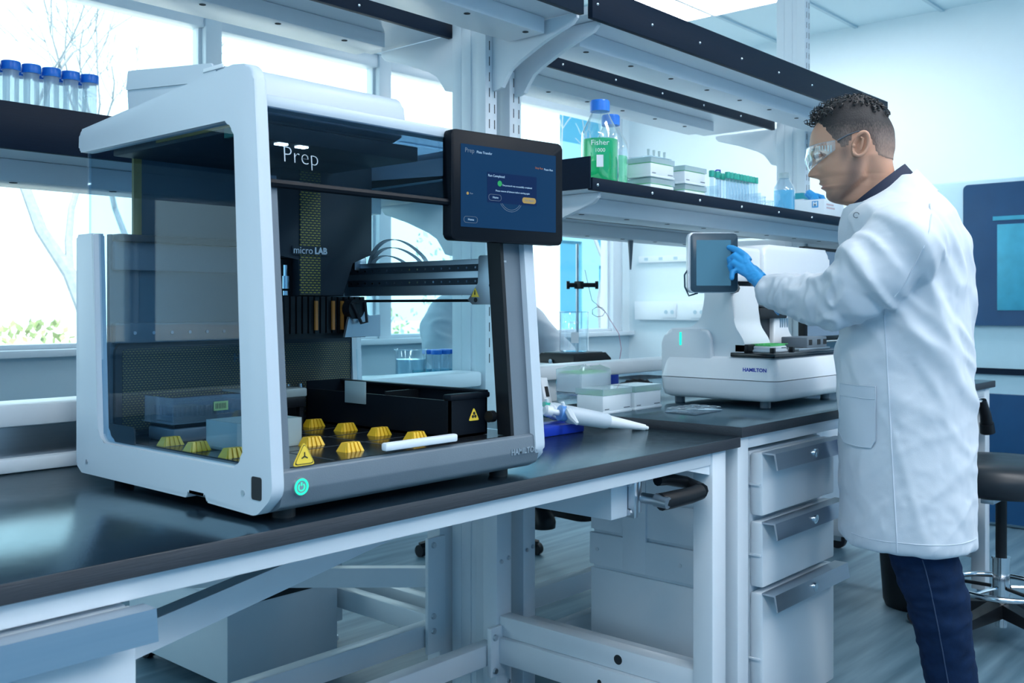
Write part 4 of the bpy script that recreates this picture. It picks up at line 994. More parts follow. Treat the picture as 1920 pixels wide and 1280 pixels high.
for txt, s, z in (('Fisher',.020,.118),('1000',.014,.098)): words('bottle_print', txt, s, M['card'], g1, facing(tr_,(0,0,1),Vector(rel(ctr+vd*.0507+Vector((0,0,z)),g1))), .0001)
MB().box((-.009,-.016,0),(.009,.016,.0004)).xf(facing(tr_,(0,0,1),ctr+vd*.0507+Vector((0,0,.07)))).build('write_on_patch', M['card'], g1)
bottle(2.345, 1.70, SZ, .050, .236, M['pale_green'], .50, M['blue_cap'], 'pale glass bottle with blue cap behind the bright green one')
for i in range(2): green_plate(2.402, 1.60, SZ+.060*i, ('lower' if i == 0 else 'upper')+' white tip box with clear lid in the stack next to the green bottle', True, .040, group='shelf tip boxes')
for i in range(2): green_plate(2.585, 1.60, SZ+.057*i, ('lower' if i == 0 else 'upper')+' white tip box with clear lid in the stack next to the green capped tubes', True, .038, group='shelf tip boxes')
tr4 = thing('tube_rack', 'low clear rack of upright tips on the tip box stack next to the green bottle', 'rack', (2.46,1.64,SZ+.1185))
MB().box((2.406,1.604,SZ+.1185),(2.520,1.680,SZ+.1215),.001).build('rack', M['clear'], tr4)
for i in range(4): MB().cyl((2.42+i*.028,1.62,SZ+.1215),(2.42+i*.028,1.62,SZ+.142),.003,.004,seg=8).build('tip', M['milky'], tr4)
def tube(x, y, z, r, h, capm, caph, label, group, liquid=None, capr=None, name='sample_tube'):
    t = thing(name, label, 'tube', (x,y,z), 0, group)
    MB().lathe([(r*.3,0),(r*.8,.006),(r,.016),(r,h-caph)], (x,y,z), 14).build('tube', M['frost'] if liquid == 'milky' else M['clear'], t)
    MB().lathe([((capr or r*1.15)*.98,h-caph),(capr or r*1.15,h-caph+.002),(capr or r*1.15,h-.002),((capr or r*1.15)*.95,h)], (x,y,z), 20).build('cap', capm, t)
    if liquid not in (None, 'milky'): MB().lathe([(r*.3,.004),(r*.85,.016),(r*.85,(h-caph)*.55)], (x,y,z), 12).build('liquid', liquid, t)
    return t
rk = thing('tube_rack', 'clear rack holding the row of green capped tubes on the shelf', 'rack', (2.86,1.62,SZ))
MB().box((2.725,1.565,SZ),(2.998,1.675,SZ+.004)).build('rack_base', M['clear'], rk)
for x in (2.725,2.995): MB().box((x,1.565,SZ+.004),(x+.003,1.675,SZ+.060)).build('rack_end', M['clear'], rk)
lab = MB()
first = None
pos = [(2.742,1.60),(2.775,1.60)]+[(2.806+.0205*k,1.58) for k in range(10)]+[(2.806+.0205*k,1.612) for k in range(10)]
for i, (x, y) in enumerate(pos):
    if first is None: first = tube(x, y, SZ+.0045, .0075, .106, M['green_cap'], .020, 'green capped sample tube in the clear shelf rack', 'green capped tubes in the shelf rack'); tt = first
    else:
        tt = copy_tree(first); tt.location = (x,y,SZ+.0045)
lp = MB().tube([(2.90,1.66,SZ+.004),(2.90,1.66,1.51),(2.89,1.655,1.525),(2.86,1.65,1.522),(2.85,1.65,1.517)], .0025, 8).build('blue_loop', M['deep_blue'], None, label='thin bent blue plastic loop rising behind the green capped tubes', cat='loop')
def beaker(x, y, z, r, h, label, water=0, group=None, mat=None):
    t = thing('beaker', label, 'beaker', (x,y,z), 0, group)
    MB().shell([(r*.9,0.0),(r,.004),(r,h-.004),(r*1.05,h)], (x,y,z), 32).build('glass_wall', mat or M['labglass'], t)
    MB().lathe([(r*.9,0),(r*.9,.002)], (x,y,z), 32).build('glass_base', mat or M['labglass'], t)
    pts = [(x+r*1.05*math.cos(a*math.pi/16),y+r*1.05*math.sin(a*math.pi/16),z+h) for a in range(32)]
    MB().tube(pts, .0013, 6, closed=True).build('rim', M['clear'], t)
    if water: MB().lathe([(r*.9,.003),(r*.97,.006),(r*.97,water)], (x,y,z), 32).build('water', M['water'], t)
    return t
beaker(3.045, 1.60, SZ, .024, .052, 'small empty glass beaker next to the green capped tubes')
beaker(3.125, 1.61, SZ, .022, .045, 'smaller empty glass beaker next to the blue bottle')
bb = bottle(3.235, 1.60, SZ, .037, .150, M['blue_liquid'], .60, M['milky'], 'translucent bottle of pale blue liquid on the shelf by the glove box', capr=.018, neck=.015, glassm=M['clear'])
def carton(x0, y0, x1, y1, z1, mat, label, name='carton', cat='box'):
    t = thing(name, label, cat, ((x0+x1)/2,(y0+y1)/2,SZ)); MB().box((x0,y0,SZ),(x1,y1,z1),.002).build('card_box', mat, t); return t
gbx = carton(3.452, 1.55, 3.622, 1.672, 1.470, M['card'], 'white glove carton with blue letter patch and gloves poking out', 'glove_box', 'glove box')
MB().box((3.4505,1.573,1.440),(3.4518,1.597,1.464)).build('blue_patch', mk('blue print', (.05,.30,.62), .5), gbx)
words('lettering', 'M', .022, M['card'], gbx, LEFT(rel((3.4500,1.585,1.452),gbx)), bold=.0008)
for z, w_ in ((1.448,.06),(1.436,.07)): MB().box((3.47,1.5492,z),(3.47+w_,1.5498,z+.006)).build('printed_line', mk('faded print', (.55,.45,.50), .6), gbx)
for k in range(8): MB().box((3.475+k*.014,1.5490,1.404),(3.483+k*.014,1.5498,1.413)).build('printed_mark', M['grey_panel'], gbx)
random.seed(9)
for k in range(4):
    x, y = 3.49+.03*k, 1.60+.02*(k % 2)
    MB().tube([(x,y,1.466),(x+.012,y+.012,1.486),(x+.004,y+.03,1.503-.004*k),(x+.02,y+.045,1.508-.006*k)], [.016,.014,.011,.004], 8).xf(Matrix.Identity(4)).build('blue_glove', M['glove'], gbx)
tl = carton(3.64, 1.60, 3.70, 1.67, 1.482, M['green_box'], 'green printed carton behind the glove box, partly hidden by the worker')
tl2 = carton(3.565, 1.685, 3.625, 1.745, 1.512, M['teal_box'], 'white carton with teal top band behind the glove box')
MB().box((3.5645,1.6845,SZ),(3.6255,1.7455,1.488)).build('white_band', M['card'], tl2)

# blue capped tubes on the rear shelf
BS = 1.3985
rk2 = thing('tube_rack', 'pale rack holding the blue capped tubes on the rear shelf', 'rack', (.80,2.01,BS))
MB().box((.62,1.965,BS),(.966,2.065,BS+.032),.003).build('rack_block', M['milky'], rk2)
first = None
for j, y in enumerate((1.988,2.03)):
    for i in range(9):
        x = .944-.0385*i
        if first is None: first = tube(x, y, BS+.0325, .0145, .118, M['blue_cap'], .017, 'blue capped conical tube in the rack on the rear shelf', 'blue capped tubes on the rear shelf', 'milky', capr=.0178); continue
        c = copy_tree(first); c.location = (x,y,BS+.0325)

# ================================================================ things on the rear bench
beaker(2.115, 2.30, BZ, .049, .155, 'glass beaker of water on the rear bench seen through the instrument', .125)
rk3 = thing('tube_rack', 'turquoise wire rack of blue capped tubes beside the water beaker', 'rack', (2.25,2.32,BZ))
cy = mk('turquoise wire', (.05,.55,.60), .4)
for z in (BZ+.003,BZ+.045,BZ+.08):
    MB().tube([(2.19,2.27,z),(2.34,2.27,z),(2.34,2.37,z),(2.19,2.37,z)], .003, 6, closed=True).build('wire', cy, rk3)
for x, y in ((2.19,2.27),(2.34,2.27),(2.34,2.37),(2.19,2.37)): MB().cyl((x,y,BZ),(x,y,BZ+.085),.003,seg=8).build('wire_post', cy, rk3)
first = None
for i in range(3):
    for j in range(2):
        x, y = 2.225+.039*i, 2.30+.04*j
        if first is None: first = tube(x, y, BZ+.028, .0148, .122, M['blue_cap'], .014, 'blue capped tube in the turquoise wire rack', 'blue capped tubes in the wire rack', mk('blue tint liquid', (.2,.6,.8), .3), capr=.018)
        else:
            c = copy_tree(first); c.location = (x,y,BZ+.028)
wr = thing('tip_rack', 'white tip rack on the rear bench behind the black waste tub', 'tip rack', (1.75,2.04,BZ))
MB().box((1.675,1.995,BZ),(1.815,2.085,.878),.003).build('box', M['card'], wr)
k_ = MB()
for i in range(12):
    for j in range(8): k_.cyl((1.691+i*.0098,2.006+j*.0097,.878),(1.691+i*.0098,2.006+j*.0097,.893),.0034,.0042,seg=6)
tag(k_.build('tips', M['milky'], wr), kind='stuff')
bb2 = MB().box((2.80,2.18,BZ),(3.06,2.40,.862),.003).build('blue_case', M['deep_blue'], None, label='deep blue case under the black stirrer plate', cat='case')
st = thing('stirrer', 'black square stirrer plate on a blue case on the rear bench', 'stirrer', (2.925,2.29,.862))
MB().box((2.805,2.19,.8625),(3.045,2.385,.872),.002).build('foot_plate', M['white_plastic'], st)
MB().loft([[(2.81,2.20,.872),(3.037,2.20,.872),(3.037,2.375,.872),(2.81,2.375,.872)],[(2.81,2.20,.886),(3.037,2.20,.886),(3.037,2.375,.886),(2.81,2.375,.886)],[(2.825,2.212,.908),(3.02,2.212,.908),(3.02,2.365,.908),(2.825,2.365,.908)]]).build('body', M['black'], st)
MB().box((2.835,2.22,.908),(3.01,2.357,.911),.001).build('top_plate', M['grey_mid'], st)
MB().cyl((2.809,2.30,.880),(2.80,2.30,.880),.008,seg=14).build('dial', M['chrome'], st)
bk = beaker(2.925, 2.288, .9115, .054, .148, 'tall empty glass beaker standing on the black stirrer plate')
words('beaker_print', 'KIMAX', .012, M['card'], bk, facing((.664,-.748,0),(0,0,1),rel((2.925-.041,2.288-.036,1.02),bk)), .0001)
MB().box((-.014,-.02,0),(.014,.02,.0004)).xf(facing((.664,-.748,0),(0,0,1),(2.925-.0415,2.288-.0365,.965))).build('write_on_patch', M['card'], bk)
rs_ = thing('clamp_stand', 'steel rod stand with black clamp behind the stirrer plate', 'clamp stand', (3.09,2.42,BZ))
MB().box((3.065,2.39,BZ),(3.16,2.50,BZ+.012),.003).build('base', M['grey_panel'], rs_)
MB().cyl((3.095,2.405,BZ+.01),(3.095,2.405,1.325),.0058,seg=14).build('rod', M['steel'], rs_)
cd = Vector((.664,-.748,0)); c0 = Vector((3.095,2.395,1.163))
cl_ = MB().cyl(c0-cd*.05,c0+cd*.066,.009,seg=14).box((3.083,2.380,1.148),(3.107,2.412,1.178),.003)
cl_ = cl_.build('clamp', M['black'], rs_)
for s in (-.05,.062): MB().cyl(c0+cd*s,c0+cd*(s+.012),.016,seg=18).build('thumb_screw', M['black'], cl_)
wr_ = mk('pink wire', (.62,.30,.42), .5)
wp_ = [c0+cd*.022+Vector((0,0,.06)), c0+cd*.035+Vector((0,0,0)), c0+cd*.05+Vector((0,0,-.06))]
for k in range(22):
    a = k*.9; wp_.append(c0+cd*(.075+.026*math.cos(a))+Vector((0,0,-.105+.02*math.sin(a)))+Vector((.748,.664,0))*.006*math.sin(k*1.7))
wp_ += [c0+cd*.12+Vector((0,0,-.135)), c0+cd*.155+Vector((0,0,-.19)), c0+cd*.165+Vector((0,0,-.25)), c0+cd*.155+Vector((0,0,-.31)), c0+cd*.13+Vector((0,0,-.355)), c0+cd*.13+Vector((0,0,-.371))]
MB().tube(wp_, .0014, 6).build('thin_wire', wr_, None, label='thin pink sensor wire looped from the clamp to the rear bench', cat='wire')
ct = thing('clear_tray', 'long clear lidded tray on the rear bench beyond the stirrer', 'tray', (3.38,2.30,BZ))
MB().box((3.24,2.22,BZ),(3.54,2.40,BZ+.055),.003).build('tray', M['clear'], ct); MB().box((3.235,2.215,BZ+.05),(3.545,2.405,BZ+.068),.003).build('lid', M['clear'], ct)
cup = beaker(2.72, 2.33, BZ, .035, .09, 'small plastic beaker of pale blue water beside the stirrer', .05)
hp_ = thing('pipette', 'pipette hanging tip down under the rear shelf before the end wall', 'pipette', (3.035,2.11,1.21))
MB().tube([(3.035,2.11,1.215),(3.035,2.11,1.33)], [.003,.011], 12).build('shaft', M['grey_light'], hp_)
MB().tube([(3.035,2.11,1.33),(3.035,2.11,1.361)], [.013,.013], 12).build('hook', M['grey_light'], hp_)

# ================================================================ stool, bin
sx, sy = 3.46, .955
so = thing('lab_stool', 'black vinyl stool with chrome foot ring behind the standing worker', 'stool', (sx,sy,0))
MB().lathe([(.12,.478),(.185,.483),(.205,.50),(.21,.535),(.198,.568),(.165,.585),(.08,.589),(0.001,.588)], (sx,sy,0), 48).build('seat', M['seat'], so, angle=60)
MB().box((sx-.15,sy-.02,.462),(sx+.15,sy+.02,.478),.003).box((sx-.02,sy-.15,.462),(sx+.02,sy+.15,.478),.003).build('seat_bracket', M['zinc'], so)
MB().cyl((sx,sy,.26),(sx,sy,.465),.017,seg=20).build('gas_lift', M['black'], so)
MB().cyl((sx,sy,.115),(sx,sy,.265),.026,seg=24).cyl((sx,sy,.265),(sx,sy,.271),.029,seg=24).build('column', M['chrome'], so)
MB().cyl((sx,sy,.045),(sx,sy,.09),.019,seg=20).build('column_end', M['chrome'], so)
for k in range(5):
    a = R(20+72*k); d = Vector((math.cos(a),math.sin(a),0)); c = Vector((sx,sy,0)); n_ = Vector((-d.y,d.x,0))
    MB().loft([[c+d*.015+n_*.032+Vector((0,0,.085)),c+d*.015-n_*.032+Vector((0,0,.085)),c+d*.015-n_*.026+Vector((0,0,.128)),c+d*.015+n_*.026+Vector((0,0,.128))],
               [c+d*.27+n_*.018+Vector((0,0,.066)),c+d*.27-n_*.018+Vector((0,0,.066)),c+d*.27-n_*.015+Vector((0,0,.086)),c+d*.27+n_*.015+Vector((0,0,.086))]]).build('leg', M['black'], so)
    p = c+d*.265
    cs = MB().cyl(p+Vector((0,0,.052)),p+Vector((0,0,.07)),.008,seg=10).build('caster', M['black'], so)
    for s in (-.012,.012): MB().cyl(p+n_*s*1.6+Vector((0,0,.027)),p+n_*s*.5+Vector((0,0,.027)),.027,seg=20).build('wheel', M['rubber'], cs)
    MB().tube([c+d*.03+Vector((0,0,.172)),c+d*.158+Vector((0,0,.172))], .006, 8).build('ring_spoke', M['chrome'] if k % 2 == 0 else M['black'], so)
pts = [(sx+.160*math.cos(a*math.pi/24),sy+.160*math.sin(a*math.pi/24),.172) for a in range(48)]
MB().tube(pts, .0095, 12, closed=True).build('foot_ring', M['chrome'], so)
bn = thing('waste_bin', 'black round waste bin on the floor behind the standing worker', 'bin', (3.655,1.30,0))
MB().shell([(.001,.004),(.100,0),(.108,.02),(.131,.33),(.136,.335),(.136,.345),(.127,.345),(.104,.02),(.001,.012)], (3.655,1.30,0), 40).build('shell', M['black'], bn)
MB().tube([(3.655+.134*math.cos(a*math.pi/20),1.30+.134*math.sin(a*math.pi/20),.342) for a in range(40)], .006, 8, closed=True).build('rim', M['black'], bn)

# ================================================================ people
from mathutils.bvhtree import BVHTree
import numpy as np
def interp_rows(rows, n):
    """Catmull-Rom through a table of rows (sorted), n samples"""
    a = np.array(rows, float); m = len(a); out = []
    for k in range(n):
        t = k/(n-1)*(m-1); i = min(int(t), m-2); f = t-i
        p0, p1, p2, p3 = a[max(i-1,0)], a[i], a[i+1], a[min(i+2,m-1)]
        out.append(.5*((2*p1)+(-p0+p2)*f+(2*p0-5*p1+4*p2-p3)*f*f+(-p0+3*p1-3*p2+p3)*f**3))
    return out
def sgnpow(v, e): return math.copysign(abs(v)**e, v)
def torso_rings(rows, n, seg=56, e=.82):
    rings = []
    for z, xf, xb, w in interp_rows(rows, n):
        cx, A = (xf+xb)/2, (xf-xb)/2
        rings.append([(cx+A*sgnpow(math.cos(t), e), w*sgnpow(math.sin(t), e), z) for t in [2*math.pi*i/seg for i in range(seg)]])
    return rings
def finger(m, pts, rad, seg=12):
    """tapering tube with a rounded tip"""
    P = [Vector(p) for p in pts]; r = list(rad)
    d = (P[-1]-P[-2]).normalized(); R_ = r[-1]
    for k in (30,60,85): P.append(Vector(pts[-1])+d*R_*math.sin(R(k))); r.append(R_*math.cos(R(k)))
    m.tube(P, r, seg)
def fused(mb, name, voxel, smooth=6, fac=.5):
    """weld the overlapping closed shells of mb into one continuous skin"""
    bmesh.ops.recalc_face_normals(mb.bm, faces=mb.bm.faces[:])
    me = bpy.data.meshes.new(name); mb.bm.to_mesh(me); mb.bm.free()
    o = bpy.data.objects.new(name, me); COL.objects.link(o)
    rm = o.modifiers.new('r', 'REMESH'); rm.mode = 'VOXEL'; rm.voxel_size = voxel
    sm = o.modifiers.new('s', 'SMOOTH'); sm.iterations = smooth; sm.factor = fac
    dg = bpy.context.evaluated_depsgraph_get(); res = bpy.data.meshes.new_from_object(o.evaluated_get(dg))
    COL.objects.unlink(o); bpy.data.objects.remove(o); bpy.data.meshes.remove(me)
    for p in res.polygons: p.use_smooth = True
    res.materials.clear(); return res
def attach(name, me, mat, parent, subsurf=0):
    o = bpy.data.objects.new(name, me); COL.objects.link(o); o.parent = parent
    for m_ in (mat if isinstance(mat, (list, tuple)) else [mat]): me.materials.append(m_)
    if subsurf: s = o.modifiers.new('sub', 'SUBSURF'); s.levels = subsurf; s.render_levels = subsurf
    return o
def ridge(v): return 1-abs(noise.noise(v))*2
def displace(me, fn):
    me.update(); ns = [v.normal.copy() for v in me.vertices]
    for v, n_ in zip(me.vertices, ns): v.co = v.co + n_*fn(v.co, n_)
    me.update()
def skin_material():
    m, nt, p, out = nodes_of('skin')
    at = nt.nodes.new('ShaderNodeAttribute'); at.attribute_name = 'tone'
    nz = nt.nodes.new('ShaderNodeTexNoise'); nz.inputs['Scale'].default_value = 900; tc = nt.nodes.new('ShaderNodeTexCoord')
    nt.links.new(tc.outputs['Object'], nz.inputs['Vector'])
    mx = nt.nodes.new('ShaderNodeMix'); mx.data_type = 'RGBA'; mx.blend_type = 'MULTIPLY'; mx.inputs[0].default_value = .25
    nt.links.new(at.outputs['Color'], mx.inputs[6]); nt.links.new(nz.outputs['Color'], mx.inputs[7])
    nt.links.new(mx.outputs[2], p.inputs['Base Color']); p.inputs['Roughness'].default_value = .48
    p.inputs['Subsurface Weight'].default_value = .08; p.inputs['Subsurface Radius'].default_value = (.008,.004,.002)
    return m
SKIN = skin_material()
# rows: z, front mid-line x, cheek front x, back x, half width
HEAD = [(1.560,.105,.105,.095,.006),(1.556,.130,.130,.088,.026),(1.547,.158,.158,.070,.048),(1.530,.185,.185,.053,.063),(1.508,.203,.203,.040,.072),(1.488,.213,.213,.032,.0765),(1.466,.2165,.2155,.030,.078),
        (1.450,.2175,.2135,.030,.0775),(1.443,.217,.211,.030,.077),(1.432,.2105,.204,.031,.0755),(1.420,.210,.200,.031,.0745),(1.410,.2125,.1985,.030,.0735),(1.400,.2165,.197,.028,.072),(1.392,.2195,.195,.027,.071),(1.387,.217,.192,.026,.070),(1.381,.1965,.188,.024,.068),
        (1.375,.193,.187,.021,.066),(1.369,.1945,.186,.018,.064),(1.364,.187,.1845,.015,.063),(1.359,.1905,.184,.011,.062),(1.352,.180,.178,.005,.060),(1.344,.179,.175,.000,.058),(1.337,.178,.172,-.005,.056),(1.329,.171,.166,-.011,.054),(1.323,.157,.155,-.017,.053),(1.318,.136,.136,-.022,.053),
        (1.312,.120,.120,-.028,.054),(1.295,.111,.111,-.043,.058),(1.265,.105,.105,-.06,.075),(1.235,.105,.105,-.07,.11),(1.20,.105,.105,-.075,.14),(1.10,.11,.11,-.08,.15),(.95,.11,.11,-.09,.14),(.80,.10,.10,-.10,.14),(.72,.08,.08,-.08,.12)]
def head_x(s, cx, A): return cx+A*s
def head_rings(n=150, seg=96, grow=None):
    out = []
    for z, xf, xc, xb, w in interp_rows(HEAD, n):
        w = max(w, .002); cx, A = (xc+xb)/2, max((xc-xb)/2, .003); ring = []
        for i in range(seg):
            t = 2*math.pi*i/seg; c, s = math.cos(t), math.sin(t)
            x = cx+A*sgnpow(c, .92); y = w*sgnpow(s, .92)*(1-.16*max(0, c)**2)
            if c > 0:
                if z > 1.315:
                    sg = float(np.interp(z, [1.315,1.350,1.372,1.384,1.396,1.45], [.024,.022,.022,.0175,.0140,.0135]))
                    x += (xf-xc)*math.exp(-(y/sg)**2)
                for sd in (-1, 1):   # eye sockets, cheek bones
                    x -= .0095*math.exp(-((y-sd*.033)/.015)**2)*math.exp(-((z-1.431)/.011)**2)
                    x += .0050*math.exp(-((y-sd*.036)/.018)**2)*math.exp(-((z-1.404)/.014)**2)
                    x += .0035*math.exp(-((y-sd*.030)/.020)**2)*math.exp(-((z-1.447)/.006)**2)
            ring.append((x, y, z))
        if z < 1.425:   # the neck sits inside the jaw line
            for q_ in range(len(ring)):
                x, y, zz = ring[q_]; jx = .098+max(0, 1.378-zz)*1.05 if zz < 1.378 else .098-(zz-1.378)*.15
                k = max(0, min(1, (jx+.006-x)/.014)); f_ = max(0, min(1, (1.425-zz)/.04))*max(0, min(1, (x-.035)/.05))*max(0, min(1, (zz-1.27)/.03)); ring[q_] = (x, y*(1-.30*k*k*(3-2*k)*f_), zz)
        out.append(ring)
    return out
def hairline(x):   # height of the hair edge along the side of the head
    pts = [(-.05,1.418),(.045,1.418),(.068,1.424),(.082,1.455),(.092,1.474),(.122,1.476),(.130,1.456),(.138,1.443),(.150,1.445),(.156,1.456),(.170,1.470),(.184,1.494),(.196,1.512),(.26,1.517)]
    for (a, b), (c, d) in zip(pts, pts[1:]):
        if a <= x <= c: return b+(d-b)*(x-a)/(c-a)
    return 1.52
def tone(x, y, z):
    base = Vector((.63,.345,.235)); k = 0.0
    g = lambda a, s: math.exp(-(a/s)**2)
    if z > 1.305 and x > .09:
        jaw = [(.118,1.405),(.124,1.368),(.146,1.338),(.168,1.331)]; d = 1.0
        for (ax, az), (bx_, bz) in zip(jaw, jaw[1:]):
            t = max(0, min(1, ((x-ax)*(bx_-ax)+(z-az)*(bz-az))/((bx_-ax)**2+(bz-az)**2))); d = min(d, math.hypot(x-ax-t*(bx_-ax), z-az-t*(bz-az)))
        k = max(.95*g(d, .017), .85*g(x-.141, .011)*g(z-1.432, .022), .95*g(z-1.3725, .0055)*max(0, min(1, (x-.172)/.008))*g(y, .030), .9*g(z-1.341, .016)*max(0, min(1, (x-.150)/.02)))
    col = base.lerp(Vector((.15,.10,.088)), .80*min(1, k))
    lip = g(z-1.3602, .0048)*max(0, min(1, (x-.172)/.008))*g(y, .021)
    col = col.lerp(Vector((.44,.17,.15)), min(1, lip*1.2))
    for sd in (-1, 1):
        b = math.exp(-((y-sd*.034)/.017)**4)*math.exp(-((z-1.4475-.03*(abs(y)-.03))/.0042)**2)
        if x > .17: col = col.lerp(Vector((.05,.035,.03)), min(1, b))
    return (max(0,col.x), max(0,col.y), max(0,col.z), 1)
def paint_skin(me, fn):
    at = me.color_attributes.new('tone', 'FLOAT_COLOR', 'POINT')
    for i, v in enumerate(me.vertices): at.data[i].color = fn(v.co.x, v.co.y, v.co.z)

# ---- the standing scientist -------------------------------------------------
b = MB(); b.loft(head_rings())
for hip, knee, ank, r0 in (((.0,.075,.76),(-.04,.072,.47),(-.108,.020,.09),.07), ((-.0,-.09,.76),(-.075,-.118,.45),(-.136,-.135,.09),.066)):
    b.tube([hip, tuple((hip[i]+knee[i])/2 for i in range(3)), knee, tuple((knee[i]+ank[i])/2 for i in range(3)), ank], [r0,.06,.048,.046,.034], 16)
bmesh.ops.recalc_face_normals(b.bm, faces=b.bm.faces[:])
# ears
for sd in (1, -1):
    e0 = Vector((.111, sd*.079, 1.445)); out_ = Vector((-.25, sd*.95, 0)).normalized()
    ax = Vector((-.26,0,.96)).normalized(); fw = Vector((.96,0,.26)).normalized()
    def ep_(a, ra, rb, o): return e0+ax*ra*math.sin(a)+fw*rb*math.cos(a)+out_*o
    rim = [ep_(R(a), .029 if a < 180 else .025, .016, .010+.006*math.sin(R(min(a,180)))) for a in range(35, 306, 15)]
    b.tube(rim, [.0026]+[.0040]*(len(rim)-3)+[.0048,.0040], 8)
    b.loft([[ep_(R(a), .027*s_, .0155*s_, o_) for a in range(0, 360, 18)] for s_, o_ in ((1.0,-.006),(1.0,.008),(.72,.006),(.35,-.001),(.12,-.003))])
    b.tube([ep_(R(75),.018,.010,.007), ep_(R(110),.016,.006,.010), ep_(R(160),.010,.004,.009), ep_(R(230),.015,.006,.008)], [.002,.003,.003,.002], 8)
    b.ball(e0+fw*.013-ax*.004+out_*.006, .0045, 10)
    b.ball((.1985, sd*.032, 1.431), .0095, 14)
person_me = b.mesh('person', 60)
paint_skin(person_me, tone)
for v in person_me.vertices:   # the eyeballs keep their own colour
    for sd in (1, -1):
        d = (v.co-Vector((.1985, sd*.032, 1.431)))
        if d.length < .0102 and d.length > .0088 and v.co.x > .196:
            q = (v.co-Vector((.208, sd*.033, 1.429))).length
            person_me.color_attributes['tone'].data[v.index].color = (.02,.015,.012,1) if q < .0048 else (.62,.60,.58,1)
PZ = R(116.6)
person = bpy.data.objects.new('person', person_me); COL.objects.link(person); person_me.materials.append(SKIN)
person.location = (2.336, .849, 0); person.rotation_euler = (0,0,PZ)
tag(person, 'person in white lab coat and safety glasses standing, touching the tablet', 'person')

# hair: short faded sides, dark curls on top
hr = MB(); rings_ = head_rings(150, 96)
hv = {}
def hair_off(p):
    x, y, z = p; e = z-hairline(x)
    top = max(0, min(1, (z-1.508)/.03))*max(0, min(1, 1-(abs(y)-.045)/.02))
    top *= max(0, min(1, (x-.06)/.05))
    top = max(top, max(0, min(1, (x-.16)/.03))*max(0, min(1, (z-1.505)/.02)))
    return (.0012+.0035*min(1, max(0, e)/.03)+.009*top) if e > 0 else -.002
ctr_ = Vector((.115,0,1.47))
prev = None
for rg in rings_:
    if rg[0][2] < 1.40: break
    row = []
    for p in rg:
        v = Vector(p); nrm = Vector(((v.x-ctr_.x)*.8, v.y*1.3, (v.z-1.45)*.9 if v.z > 1.45 else 0)).normalized()
        q = v+nrm*hair_off(p); row.append((hr.bm.verts.new(q), v.z-hairline(v.x)))
    if prev:
        for i in range(len(row)):
            j = (i+1) % len(row); a = (prev[i], prev[j], row[j], row[i])
            if max(t_[1] for t_ in a) > 0: hr.bm.faces.new([t_[0] for t_ in a])
    prev = row
for f in hr.bm.faces: f.material_index = 0
loose = [v for v in hr.bm.verts if not v.link_faces]; bmesh.ops.delete(hr.bm, geom=loose, context='VERTS')
n_cap = len(hr.bm.faces)
random.seed(12)
cand = [Vector(p) for rg in rings_ for p in rg[::3] if p[2] > 1.512 and (abs(p[1]) < .060 or p[0] > .17) and p[0] > .048]
cand += [Vector(p) for rg in rings_ for p in rg[::3] if 1.505 < p[2] <= 1.53 and p[0] > .185]
for k in range(520):
    v = random.choice(cand); nrm = Vector(((v.x-ctr_.x)*.8, v.y*1.1, max(.03, (v.z-1.46)))).normalized()
    front = max(0, min(1, (v.x-.09)/.08)); L = .008+.013*front*random.uniform(.6,1.25)
    base = v+nrm*random.uniform(.002,.008); u = nrm.orthogonal().normalized(); w_ = nrm.cross(u); ph_ = random.uniform(0,6.28); cr2 = random.uniform(.0025,.0048)
    pts = [base+nrm*(L*s/9)+(u*math.cos(ph_+s*1.0)+w_*math.sin(ph_+s*1.0))*cr2*min(1, s/2) for s in range(10)]
    hr.tube(pts, [.0013]*8+[.001,.0005], 5)
for f in list(hr.bm.faces)[n_cap:]: f.material_index = 1
hair_me = hr.mesh('hair', 60)
mfade, nt, p, out = nodes_of('short faded hair')
tc = nt.nodes.new('ShaderNodeTexCoord'); mp = nt.nodes.new('ShaderNodeMapping'); mp.inputs['Scale'].default_value = (1,1,.35)
nz = nt.nodes.new('ShaderNodeTexNoise'); nz.inputs['Scale'].default_value = 420; nz.inputs['Detail'].default_value = 4
sp = nt.nodes.new('ShaderNodeSeparateXYZ'); mr = nt.nodes.new('ShaderNodeMapRange'); mr.inputs[1].default_value = 1.415; mr.inputs[2].default_value = 1.53
ad = nt.nodes.new('ShaderNodeMath'); ad.operation = 'MULTIPLY_ADD'; ad.inputs[1].default_value = .5; rp = nt.nodes.new('ShaderNodeValToRGB')
nt.links.new(tc.outputs['Object'], mp.inputs[0]); nt.links.new(mp.outputs[0], nz.inputs['Vector']); nt.links.new(tc.outputs['Object'], sp.inputs[0]); nt.links.new(sp.outputs['Z'], mr.inputs[0])
nt.links.new(nz.outputs['Fac'], ad.inputs[0]); nt.links.new(mr.outputs[0], ad.inputs[2]); nt.links.new(ad.outputs[0], rp.inputs[0])
el = rp.color_ramp.elements; el[0].position = .25; el[0].color = (.40,.26,.20,1); el[1].position = .98; el[1].color = (.016,.014,.016,1)
e_ = rp.color_ramp.elements.new(.66); e_.color = (.17,.125,.11,1)
bp_ = nt.nodes.new('ShaderNodeBump'); bp_.inputs['Strength'].default_value = .6; bp_.inputs['Distance'].default_value = .002; nt.links.new(nz.outputs['Fac'], bp_.inputs['Height']); nt.links.new(bp_.outputs[0], p.inputs['Normal'])
nt.links.new(rp.outputs[0], p.inputs['Base Color']); p.inputs['Roughness'].default_value = .7
attach('hair', hair_me, [mfade, mk('black curls', (.010,.011,.014), .45, var=.3)], person)

